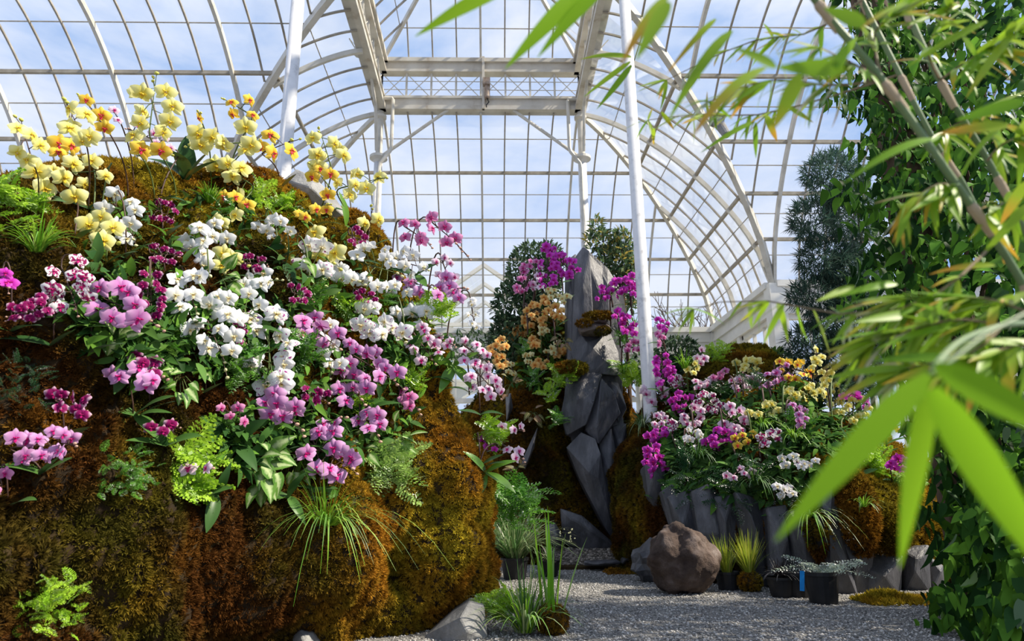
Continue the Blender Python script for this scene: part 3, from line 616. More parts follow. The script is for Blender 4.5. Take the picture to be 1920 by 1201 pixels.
# base rocks of the left mound and grey crown rock
for pts, Y, lab in (([(800, 1190), (845, 1150), (880, 1128), (908, 1135), (915, 1200), (870, 1240), (800, 1240)], 4.55, 'grey rock showing below the golden moss bulge beside the gravel'),
                    ([(548, 1192), (562, 1180), (580, 1188), (596, 1230), (548, 1230)], 4.15, 'small grey rock poking out at the foot of the moss near the frame bottom'),
                    ([(532, 335), (556, 316), (590, 332), (630, 372), (655, 412), (610, 440), (550, 420)], 5.1, 'grey rock crowning the left mound behind golden orchids')):
    me = rock_mesh(pts, Y, 0.45, PALEROCK, seed=int(pts[0][0])); solo('grey_rock', me, lab, 'rock', 'grey rocks in the left mound')
# boulder
bp = P(1285, 1112, 6.45); bm = bmesh.new(); bmesh.ops.create_icosphere(bm, subdivisions=5, radius=1.0)
for v in bm.verts:
    c = v.co.copy(); z = c.z; w = 0.325*(1-0.36*z-0.10*z*z) if z > 0 else 0.325*(1+0.05*z)
    q = Vector((c.x*w/max(0.25, 1)*1.03+(-0.015*z), c.y*0.27, z*0.335)); q.z = max(q.z, -0.30)
    f = noise.fractal(q*5+Vector((3, 1, 2)), 0.8, 2.0, 6)*0.045; rdg = abs(noise.noise(q*4.2+Vector((7, 2, 1))))*0.05; v.co = q+c*(f-rdg)
me = bpy.data.meshes.new('boulder'); bm.to_mesh(me); bm.free(); me.materials.append(BOULDER); me.polygons.foreach_set('use_smooth', np.ones(len(me.polygons), bool))
solo('boulder', me, 'large brown rounded boulder standing alone on the gravel', 'boulder', loc=(bp.x, bp.y+0.02, 0.30))
rk = bmesh.new(); bmesh.ops.create_icosphere(rk, subdivisions=3, radius=1.0)
for v in rk.verts: v.co = Vector((v.co.x*0.24, v.co.y*0.2, v.co.z*0.22))*(1+0.35*noise.noise(v.co*2.3))
me = bpy.data.meshes.new('dark_rock'); rk.to_mesh(me); rk.free(); me.materials.append(SLATE); q = P(1230, 1040, 7.4); solo('dark_rock', me, 'dark craggy rock half hidden behind the brown boulder', 'rock', loc=(q.x, q.y, 0.18))
# gravel stones and pebbles

pb = [(0, 0, -0.5)]+[(math.cos(a), math.sin(a)*0.8, 0) for a in np.linspace(0, 2*math.pi, 6)[:-1]]+[(0, 0, 0.55)]
pf = [(0, 1+(k+1) % 5, 1+k) for k in range(5)]+[(6, 1+k, 1+(k+1) % 5) for k in range(5)]
def pebbles(name, label, xy, z, size, cols, cat):
    n = len(xy); p = np.column_stack([xy, z]); d = np.column_stack([rng.normal(size=(n, 2)), np.zeros(n)]); up = np.column_stack([rng.normal(size=(n, 2))*0.25, np.ones(n)])
    solo(name, bulk(name, pb, pf, p, frames_np(d, up), size, cols, STONEM), label, cat, kind='stuff')
n = 42000; Yg = 4.0+6.0*rng.random(n)**1.3; xg = -1.2+6.4*rng.random(n); g = 0.10+0.42*rng.random((n, 1)); col = np.hstack([g, g*0.97, g*0.93])
pebbles('gravel_stones', 'loose pale grey gravel covering the path', np.column_stack([xg, Yg]), np.full(n, 0.002), 0.007+0.009*rng.random(n)**2, col, 'gravel')
n = 2600; px_ = rng.random(n); cpts = np.array([tuple(P(1030+140*a, 1028+30*b, 9.0-0.2*b)) for a, b in zip(px_, rng.random(n))]); g = 0.06+0.3*rng.random((n, 1))**1.5
pebbles('pebble_bed', 'mixed brown pebbles at the foot of the slate rock', cpts[:, :2], cpts[:, 2], 0.018+0.022*rng.random(n), np.hstack([g*1.1, g*0.95, g*0.8]), 'pebbles')
a = np.array([tuple(P(1010+190*t, y, Y)) for t in np.linspace(0, 1, 9) for y, Y in ((1062, 8.75), (1026, 9.1))]); q = [tuple(v) for v in a]
gb = [(x, y, z) for x, y, z in q]+[(x, y, -0.05) for x, y, z in q]
solo('pebble_bed_soil', mesh('pebble_soil', gb, [(2*i, 2*i+2, 2*i+3, 2*i+1) for i in range(8)]+[(18+2*i, 18+2*i+2, 2*i+2, 2*i) for i in range(8)], SOILM), 'dark soil step under the brown pebbles', 'soil', kind='structure')
for pts, Y, lab in (([(1095, 1052), (1160, 1049), (1166, 1056), (1140, 1061), (1095, 1060)], 8.55, 'flat grey edging stone along the pebbles'), ([(1168, 1046), (1190, 1040), (1200, 1050), (1185, 1060), (1166, 1057)], 8.45, 'small grey stone at the end of the pebble edging')):
    solo('edging_stone', rock_mesh(pts, Y, 0.2, SLATE, seed=int(pts[0][0])), lab, 'stone', 'edging stones')
def moss_heap(label, px0, px1, py, Y, h, n, gold, size=0.035):
    a, b = P(px0, py, Y), P(px1, py, Y); t = rng.random(n); w = rng.normal(size=n)*0.08; p = np.column_stack([a.x+(b.x-a.x)*t, Y+w, np.abs(np.sin(t*9)*0.4+0.6)*h*np.exp(-(w/0.1)**2)*np.sin(np.pi*np.clip(t, .03, .97))**0.4*rng.random(n)])
    r = thing('moss_heap', ((a.x+b.x)/2, Y, 0), label, 'moss'); d = rng.normal(size=p.shape); up = rng.normal(size=p.shape)*0.5+np.array((0, 0, 1))
    o = bpy.data.objects.new('moss', bulk('moss', TUFT_V, TUFT_F, p, frames_np(d, up), size*(0.6+0.9*rng.random(n)), mossmix(lambda q: np.full(len(q), gold))(p), MOSSM)); link(o, r); o.location = -r.location; tag(o, kind='stuff')
moss_heap('loose golden moss strewn along the foot of the slate slabs at right', 1615, 1830, 1132, 5.75, 0.10, 3200, 0.95)
moss_heap('small orange moss clump on the gravel left of the boulder', 1135, 1200, 1070, 8.3, 0.05, 500, 0.6)

# ---------------------------------------------------------------- plant shapes
def petal_grid(Lp, Wd, ang, z=0.0, nu=5, nv=4, cup=0.10, round_=0.75, w0=0.10, bend=0.0, r0=0.03):
    """a petal as a grid; returns verts, faces, uv (u along, v across)"""
    d = Vector((math.cos(ang), math.sin(ang), 0)); s = Vector((-d.y, d.x, 0)); vs, uv, fs = [], [], []
    for i in range(nu+1):
        u = i/nu; w = Wd*0.5*max(w0*(1-u), math.sin(math.pi*min(1, u**round_*0.97+0.02))**0.62)
        for j in range(nv+1):
            v = j/nv*2-1; zz = z+cup*(1-v*v)*0.35*math.sin(u*math.pi)-cup*u*u*0.6+bend*u*u-0.03*abs(v)
            vs.append(d*(r0+u*Lp)+s*(v*w)+Vector((0, 0, zz))); uv.append((u, j/nv))
    k = nv+1
    for i in range(nu):
        for j in range(nv): a = i*k+j; fs.append((a, a+k, a+k+1, a+1))
    return vs, fs, uv
def merge(*ps):
    V, F, Uv = [], [], []
    for v, f, u in ps:
        o = len(V); V += v; Uv += u; F += [tuple(i+o for i in q) for q in f]
    return V, F, Uv
DEG = math.radians
def lip_geo():
    a = petal_grid(0.20, 0.15, DEG(270), 0.07, 4, 2, 0.05, 0.7, 0.5, 0.07)
    b = petal_grid(0.13, 0.09, DEG(20), 0.08, 3, 2, 0.04, 0.7, 0.4, 0.10); c = petal_grid(0.13, 0.09, DEG(160), 0.08, 3, 2, 0.04, 0.7, 0.4, 0.10)
    v, f = tube([V3(0, 0.03, 0.03), V3(0, 0.02, 0.10), V3(0, 0.0, 0.13)], [0.03, 0.035, 0.02], 5)
    return merge(a, b, c, (v, f, [(0.9, 0.5)]*len(v)))
FLOWERS = {}
def variety(key, petal, lip):
    """three open flowers and one half-turned, with sepals, petals and lip apart, and the same joined for distant ones"""
    FLOWERS[key] = []
    for k in range(3):
        r = random.Random(k); j = lambda a: DEG(a+r.uniform(-7, 7)); cp = r.uniform(0.02, 0.16)
        se = merge(petal_grid(0.46, 0.33, j(90), -0.01, 5, 4, cp), petal_grid(0.47, 0.31, j(218), -0.01, 5, 4, cp), petal_grid(0.47, 0.31, j(322), -0.01, 5, 4, cp))
        pa = petal_grid(0.50, 0.56, j(14), 0.015, 5, 4, cp*1.4, 0.68, 0.2); pb_ = petal_grid(0.50, 0.56, j(166), 0.015, 5, 4, cp*1.4, 0.68, 0.2); lp = lip_geo()
        mk = lambda nm, g, m: mesh(nm, g[0], g[1], m, uv=g[2], smooth=True)
        allv = merge(se, pa, pb_, lp); one = mk('flower', allv, [petal, lip]); ni = len(one.polygons)-len(lp[1])
        mi = np.zeros(len(one.polygons), np.int32); mi[ni:] = 1; one.polygons.foreach_set('material_index', mi)
        FLOWERS[key].append(dict(sepals=mk('flower', se, petal), petals=(mk('petal', pa, petal), mk('petal', pb_, petal)), lip=mk('lip', lp, lip), one=one))
def lipm(name, a, b): return petalmat(name, a, b, b, 0.35, 0.9, trans=0.2)
LIPY = lipm('lip_yellow', (0.75, 0.42, 0.03), (0.85, 0.75, 0.45)); LIPR = lipm('lip_red', (0.55, 0.03, 0.02), (0.62, 0.05, 0.10)); LIPM = lipm('lip_magenta', (0.40, 0.01, 0.10), (0.50, 0.015, 0.18)); LIPP = lipm('lip_yolk', (0.6, 0.25, 0.02), (0.82, 0.62, 0.06)); LIPO = lipm('lip_orange', (0.55, 0.10, 0.02), (0.70, 0.25, 0.05))
variety('lemon', petalmat('petal_lemon', (0.76, 0.62, 0.06), (0.82, 0.76, 0.22), (0.88, 0.85, 0.42)), LIPP)
variety('gold', petalmat('petal_gold', (0.70, 0.20, 0.02), (0.84, 0.56, 0.05), (0.86, 0.66, 0.12), 0.30), LIPR)
variety('white', petalmat('petal_white', (0.80, 0.80, 0.66), (0.86, 0.87, 0.88), (0.88, 0.89, 0.91)), LIPY)
variety('speckled', petalmat('petal_speckled', (0.78, 0.74, 0.60), (0.86, 0.86, 0.87), (0.88, 0.88, 0.90), spot=((0.36, 0.03, 0.26), 9.0, 0.60, 0.35, 0.9)), LIPY)
variety('lilac', petalmat('petal_lilac', (0.46, 0.10, 0.40), (0.60, 0.27, 0.56), (0.72, 0.46, 0.70), vein=(0.46, 0.12, 0.42)), LIPM)
variety('magenta', petalmat('petal_magenta', (0.42, 0.01, 0.30), (0.58, 0.03, 0.46), (0.66, 0.10, 0.56)), LIPM)
variety('burgundy', petalmat('petal_burgundy', (0.16, 0.004, 0.06), (0.26, 0.01, 0.12), (0.74, 0.52, 0.66), 0.62, 0.99), LIPM)
variety('blotched', petalmat('petal_blotched', (0.34, 0.01, 0.10), (0.86, 0.82, 0.84), (0.88, 0.86, 0.88), 0.22, 0.9, spot=((0.28, 0.01, 0.11), 5.0, 0.47, 0.15, 0.72)), LIPM)
variety('blush', petalmat('petal_blush', (0.55, 0.03, 0.26), (0.80, 0.55, 0.72), (0.85, 0.72, 0.80), 0.28, 0.9), LIPM)
variety('rose', petalmat('petal_rose', (0.50, 0.05, 0.26), (0.66, 0.22, 0.46), (0.74, 0.36, 0.58), vein=(0.5, 0.08, 0.3)), LIPM)
variety('peach', petalmat('petal_peach', (0.66, 0.18, 0.03), (0.80, 0.45, 0.12), (0.84, 0.56, 0.22)), LIPO)
variety('cream', petalmat('petal_cream', (0.60, 0.50, 0.12), (0.80, 0.74, 0.34), (0.84, 0.80, 0.48)), LIPO)
def small_bud(mat):
    return mesh('bud', *lathe([(0.02, -0.5), (0.28, -0.3), (0.36, 0.0), (0.25, 0.3), (0.03, 0.5)], (0, 0, 0), 8), mat, smooth=True)
BUD = {k: small_bud(surf('bud_'+k, [(0.3, a), (0.7, b)], 4, 0.5, 0)) for k, a, b in (('y', (0.40, 0.42, 0.05), (0.62, 0.58, 0.14)), ('w', (0.60, 0.56, 0.22), (0.74, 0.72, 0.45)), ('p', (0.45, 0.28, 0.16), (0.60, 0.36, 0.32)))}
STEM_G = surf('green_flower_stem', [(0.3, (0.05, 0.08, 0.02)), (0.7, (0.13, 0.18, 0.05))], 10, 0.5, 0); STEM_D = surf('dark_flower_stem', [(0.3, (0.035, 0.018, 0.016)), (0.7, (0.10, 0.055, 0.04))], 10, 0.5, 0)
def leaf_geo(Lp=1.0, Wd=0.3, droop=0.35, fold=0.06, nu=8, nv=4, tip=0.8, base=0.35, wave=0.0):
    """leaf from the origin along +Y, face +Z"""
    vs, uv, fs = [], [], []
    for i in range(nu+1):
        u = i/nu; w = Wd*0.5*max(base*(1-u*3) if u < 0.33 else 0, math.sin(math.pi*min(1, (u*0.985+0.006)**tip))**0.8)
        for j in range(nv+1):
            v = j/nv*2-1; vs.append(Vector((v*w, Lp*u*(1-0.10*droop*u), -droop*Lp*u*u+fold*abs(v)*w*2+wave*math.sin(u*9+v*2)*w*0.3))); uv.append((u, j/nv))
    k = nv+1
    for i in range(nu):
        for j in range(nv): a = i*k+j; fs.append((a, a+1, a+k+1, a+k))
    return vs, fs, uv
def leafmesh(nm, mat, **k): g = leaf_geo(**k); return mesh(nm, g[0], g[1], mat, uv=g[2], smooth=True)
ORL = leafmat('orchid_leaf', (0.022, 0.065, 0.018), (0.075, 0.17, 0.035), 0.2, 0.05, 0.35); ORL_B = leafmat('bright_orchid_leaf', (0.08, 0.22, 0.02), (0.14, 0.30, 0.03), 0.35, 0.1, 0.35)
STRAP = [leafmesh('leaf', ORL, Lp=1, Wd=w, droop=d, fold=f) for w, d, f in ((0.36, 0.25, 0.10), (0.30, 0.5, 0.16), (0.42, 0.1, 0.06))]
STRAP_B = [leafmesh('leaf', ORL_B, Lp=1, Wd=0.34, droop=0.3, fold=0.1)]

def surf_at(trees, px, py, Y0, Ymax=12):
    best, bn = None, None
    for t in trees:
        p, n = hit(t, px, py, Ymax)
        if p is not None and (best is None or p.y < best.y): best, bn = p, n
    return (best, bn) if best is not None else (P(px, py, Y0), Vector((0.2, -0.9, 0.4)))
GROUPS = {}
def orchid(trees, Yf, kind, x0, y0, x1, y1, n, wpx, spx, label, group, base=None, D=None, hi=True, off=0.13, leaves=2, buds=2, lbright=False, arch=0.0, name=None):
    """flower spike: runs from (x0,y0) at its lower, stem end to its tip at (x1,y1), flowers spx wide in a band wpx wide"""
    mx, my = (x0+x1)/2, (y0+y1)/2
    if D is None:
        h = None
        for q in ((x0, y0), (mx, my), (x1, y1)):
            p, nn = surf_at(trees, *q, None) if any(hit(t, *q, 12)[0] is not None for t in trees) else (None, None)
            if p is not None: h = p.y if h is None else min(h, p.y)
        D = (h if h is not None else Yf(mx))-off
    bx, by = base if base else (x0+rnd(-12, 12), max(y0, y1)+rnd(30, 55))
    b, bn = surf_at(trees, bx, by, D+0.15)
    if b.y < D-0.5 or b.y > D+1.2: b = P(bx, by, D+0.12)
    root = thing(name or 'orchid', b, label, 'orchid', group); k = D/FPX*1.03
    s0, s1 = P(x0, y0, D+0.05), P(x1, y1, D+0.02)
    # stem: out from the base, over, then along the flowers
    if y1 < y0-5: ctrl1, ctrl2 = b+Vector((0, -0.03, (s0-b).length*0.5)), s0-(s1-s0)*0.4
    else: ctrl1, ctrl2 = b+Vector((0, -0.06, max(0.04, s0.z-b.z)+0.10)), s0-(s1-s0)*0.35+Vector((0, 0, 0.06))
    pts = bez(b, ctrl1, ctrl2, s0, 9); m = 6; ar = Vector((0, 0, arch))
    spine = [s0.lerp(s1, i/m)+ar*(math.sin(math.pi*i/m)) for i in range(1, m+1)]; pts += spine
    sr_ = max(0.0022, 1.6*k) if not hi else max(0.0028, 1.5*k); geo = [tube(pts, [sr_]*10+[sr_*(1-0.1*i) for i in range(m)], 5)]
    ext = pts[-1]
    dirp = Vector((-(y1-y0), x1-x0)); dirp = dirp.normalized() if dirp.length > 0 else Vector((1, 0))
    for i in range(n):
        t = 0.5 if n == 1 else i/(n-1); sd_ = (1 if i % 2 else -1)*(0.5 if n > 1 else 0)
        w = wpx*(1 if n < 3 else (0.62+0.38*math.sin(math.pi*min(1, t*0.85+0.15))))
        jx, jy = rnd(-0.34, 0.34)*spx, rnd(-0.34, 0.34)*spx
        px, py = x0+(x1-x0)*t+dirp.x*sd_*w+jx, y0+(y1-y0)*t+dirp.y*sd_*w+jy
        p = P(px, py, D+rnd(-0.05, 0.04)-(0.02 if i % 2 else 0))+ar*math.sin(math.pi*t)
        tc = (CAM-p).normalized(); side = CR*(sd_*rnd(0.1, 0.7)); nrm = (tc*0.9+side+rv(0.5)+Vector((0, 0, -0.05))+TO_SUN*0.15).normalized()
        if random.random() < 0.10: nrm = (nrm+CR*random.choice((-1.2, 1.2))).normalized()
        R = frame(Vector((0, 0, 1))+rv(0.22)-nrm*nrm.z, nrm); s = spx*k*rnd(0.84, 1.16)
        fm = random.choice(FLOWERS[kind])
        if hi:
            f = put('flower', fm['sepals'], root, p, R, s)
            for q in fm['petals']: sub('petal', q, f)
            sub('lip', fm['lip'], f)
        else: put('flower', fm['one'], root, p, R, s)
        a = (pts[10:] or pts)[min(len(pts)-11, int(t*m))] if len(pts) > 11 else pts[-1]
        geo.append(tube([a, (a+p)/2+Vector((0, 0, 0.012)), p-nrm*0.01*s], sr_*0.6, 4, False))
    bk = 'y' if kind in ('lemon', 'gold', 'cream', 'peach') else ('w' if kind in ('white', 'speckled') else 'p')
    tipd = (s1-s0).normalized() if (s1-s0).length > 1e-3 else Vector((0, 0, 1))
    for i in range(buds):
        q = ext+tipd*(0.030+0.028*i)*(spx*k/0.09)+Vector((rnd(-.012, .012), -0.01, -0.012*i)); geo.append(tube([ext, q], sr_*0.55, 4, False))
        put('bud', BUD[bk], root, q, frame(Vector((rnd(-.5, .5), 0.2, 1)), tipd+rv(0.3)), spx*k*rnd(0.17, 0.27))
    put('stem', mesh('stem', *join(*geo), STEM_D if (bk == 'p' or random.random() < 0.4) else STEM_G, smooth=True), root, (0, 0, 0))
    for i in range(leaves):
        ang = rnd(0, 6.28) if leaves > 2 else (i*math.pi+rnd(-0.7, 0.7)); dd = Vector((math.cos(ang)*0.9, -0.45+0.25*math.sin(ang), 0.25+0.35*random.random())) 
        put('leaf', random.choice(STRAP_B if lbright else STRAP), root, b+bn*0.02, frame(dd, Vector((0, -0.45, 0.9))+rv(0.2)), (rnd(0.14, 0.21) if hi else rnd(0.12, 0.2)))
    return root
def frond_geo(np_=11, sub_=4, wid=0.30, droop=0.5, leaf=0.055, frill=1.0):
    vs, fs = [], []; r = random.Random(3)
    for i in range(np_):
        u = (i+1.2)/(np_+0.6); w = wid*math.sin(math.pi*min(0.98, u*0.80+0.17))
        c = Vector((0, u, -droop*u*u))
        for s in (-1, 1):
            for j in range(sub_):
                t = (j+0.7)/sub_; p = c+Vector((s*w*t, 0.06*t, -0.06*t*t+r.uniform(-0.02, 0.02))); l = leaf*(1.15-0.45*t)*r.uniform(0.8, 1.2)
                a = r.uniform(-0.7, 0.7); dx = Vector((math.cos(a)*s, math.sin(a), r.uniform(-.5, .3)*frill))*l; dy = Vector((-math.sin(a)*0.7, math.cos(a)*0.7, r.uniform(-.4, .4)*frill))*l
                o = len(vs); vs += [p-dx*0.6, p-dy*0.8+dx*0.2, p+dx, p+dy*0.8+dx*0.2]; fs.append((o, o+1, o+2, o+3))
    o = len(vs); k = 6
    for i in range(k+1): u = i/k; vs += [Vector((-0.006, u, -droop*u*u)), Vector((0.006, u, -droop*u*u))]
    fs += [(o+2*i, o+2*i+1, o+2*i+3, o+2*i+2) for i in range(k)]
    return vs, fs
def fmat(n, a, b): return leafmat(n, a, b, 0.4, 0.04, 0.5)
FERN = {k: [mesh('frond', *frond_geo(n, s, w, d, l), fmat('fern_%s_%d' % (k, i), a, b)) for i, d in enumerate((0.25, 0.6))] for k, a, b, n, s, w, l in (
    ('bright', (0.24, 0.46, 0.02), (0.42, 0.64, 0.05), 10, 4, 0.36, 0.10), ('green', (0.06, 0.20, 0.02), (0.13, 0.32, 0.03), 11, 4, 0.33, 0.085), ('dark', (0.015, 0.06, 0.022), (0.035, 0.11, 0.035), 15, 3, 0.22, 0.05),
    ('pale', (0.24, 0.42, 0.07), (0.38, 0.55, 0.14), 10, 4, 0.36, 0.095), ('silver', (0.22, 0.30, 0.22), (0.42, 0.50, 0.40), 16, 3, 0.20, 0.045))}
def fern(trees, Yf, kind, px, py, rpx, n, label, group='ferns tucked between the orchids', D=None, up=0.45, name='fern', fl=1.0):
    p, nn = surf_at(trees, px, py, Yf(px)) if D is None else (P(px, py, D), Vector((0, -0.7, 0.7)))
    root = thing(name, p, label, 'fern', group); r = rpx*p.y/FPX
    for i in range(int(n*1.5)):
        d = (rv(1.0)+nn*0.75+Vector((0, 0, up)));
        put('frond', random.choice(FERN[kind]), root, p+rv(0.45*r if fl == 1 else 0.75*r)+nn*rnd(-0.02, 0.04), frame(d, Vector((0, -0.3, 1))+nn*0.6+rv(0.5)), fl*r*rnd(0.5, 0.9))
    return root
VAR = [leafmesh('leaf', leafmat('arrowhead_leaf', (0.07, 0.18, 0.03), (0.14, 0.28, 0.05), 0.3, 0.02, 0.5, vein=((0.46, 0.56, 0.28), 0.5)), Lp=1, Wd=0.62, droop=d, fold=0.10, tip=0.52, base=0.8, nu=7) for d in (0.2, 0.45)]
COLEUS = [leafmesh('leaf', leafmat('mottled_leaf', (0.10, 0.11, 0.03), (0.20, 0.10, 0.06), 0.3, 0.07, 0.4, vein=((0.34, 0.28, 0.14), 0.7)), Lp=1, Wd=0.55, droop=0.3, fold=0.1, tip=0.55, base=0.8, nu=6)]
def leafplant(trees, Yf, meshes, px, py, rpx, n, lpx, label, cat='foliage plant', group='variegated arrowhead plants', name='arrowhead_plant', D=None):
    p, nn = surf_at(trees, px, py, Yf(px)) if D is None else (P(px, py, D), Vector((0, -0.7, 0.7)))
    root = thing(name, p, label, cat, group); k = p.y/FPX; geo = []
    for i in range(n):
        a = rnd(0, 6.28); rr = rpx*math.sqrt(random.random()); q = P(px+rr*math.cos(a), py+rr*math.sin(a), p.y-rnd(0.04, 0.14)); d = (CR*math.cos(a)*0.9+Vector((0, -0.4, -0.25-0.6*math.sin(a)))+rv(0.5))
        put('leaf', random.choice(meshes), root, q, frame(d, (CAM-q).normalized()*0.7+Vector((0, 0, 0.6))+rv(0.45)), lpx*k*rnd(0.75, 1.2)); geo.append(tube([p, (p+q)/2+Vector((0, 0, 0.03)), q], 0.002, 4, False))
    put('stalks', mesh('stalks', *join(*geo), STEM_G), root, (0, 0, 0)); return root
def grass(base, n, length, width, spread, cols, label, group='grass clumps', droop=0.8, name='grass_clump', lean=Vector((0, 0, 0)), pot=None, cat='grass', parent=None):
    root = parent or thing(name, base, label, cat, group)
    vs, fs, cl = [], [], []
    for i in range(n):
        a = rnd(0, 6.283); d = Vector((math.cos(a), math.sin(a), 0))*spread*rnd(0.15, 1.0)+lean+rv(0.1); ln = length*rnd(0.55, 1.1); b = Vector(base)+Vector((math.cos(a), math.sin(a), 0))*rnd(0, 0.05)*length*2
        s = d.cross(Vector((0, 0, 1))); s = s.normalized() if s.length > 1e-3 else Vector((1, 0, 0)); c = np.array(random.choice(cols))*rnd(0.75, 1.25); o = len(vs); m = 6
        for j in range(m+1):
            u = j/m; p = b+d*(ln*u)+Vector((0, 0, ln*(u*(1-0.25*spread)-droop*d.length*u*u*1.1))); w = width*(1-u**2.2)*0.5+0.0004
            vs += [p+s*w, p-s*w]; cl += [c*(0.8+0.4*u)]*2
        fs += [(o+2*j, o+2*j+1, o+2*j+3, o+2*j+2) for j in range(m)]
    o = bpy.data.objects.new('blades', mesh('blades', vs, fs, COLM, col=np.array(cl))); link(o, root); o.location = -root.location; tag(o, kind='stuff')
    return root
def nursery_pot(root, c, r, h, mat=BLACKP):
    v, f = lathe([(r*0.78, 0), (r*0.98, h*0.88), (r*1.06, h*0.88), (r*1.06, h), (r*0.96, h), (r*0.93, h*0.9)], (0, 0, 0), 20); put('pot', mesh('pot', v, f, mat), root, c)
    v, f = lathe([(0.001, h*0.93), (r*0.94, h*0.9)], (0, 0, 0), 16); put('soil', mesh('soil', v, f, SOILM), root, c)
def underplant(trees, Yf, zones, n, size, cols, label, name='foliage_carpet', tmpl=None):
    """low leaves nobody could count, filling between the named plants"""
    P_, D_, N_, C_ = [], [], [], []
    for i in range(n):
        x, y, rx, ry = random.choice(zones); a = rnd(0, 6.28); r = math.sqrt(random.random()); px, py = x+rx*r*math.cos(a), y+ry*r*math.sin(a)
        p, nn = surf_at(trees, px, py, None) if any(hit(t, px, py, 12)[0] is not None for t in trees) else (None, None)
        if p is None: continue
        P_.append(p+nn*rnd(0.0, 0.09)); D_.append(rv(1)+Vector((0, -0.4, -0.2))); N_.append(nn+rv(0.7)+Vector((0, 0, 0.5))); c = np.array(random.choice(cols))*rnd(0.6, 1.3); C_.append(c)
    g = leaf_geo(1, 0.36, 0.35, 0.12, 4, 2, 0.7); 
    o = solo(name, bulk(name, [tuple(v) for v in g[0]], g[1], np.array(P_), frames_np(np.array(D_), np.array(N_)), size*(0.5+0.9*rng.random(len(P_))), np.array(C_), COLM), label, 'foliage', kind='stuff')

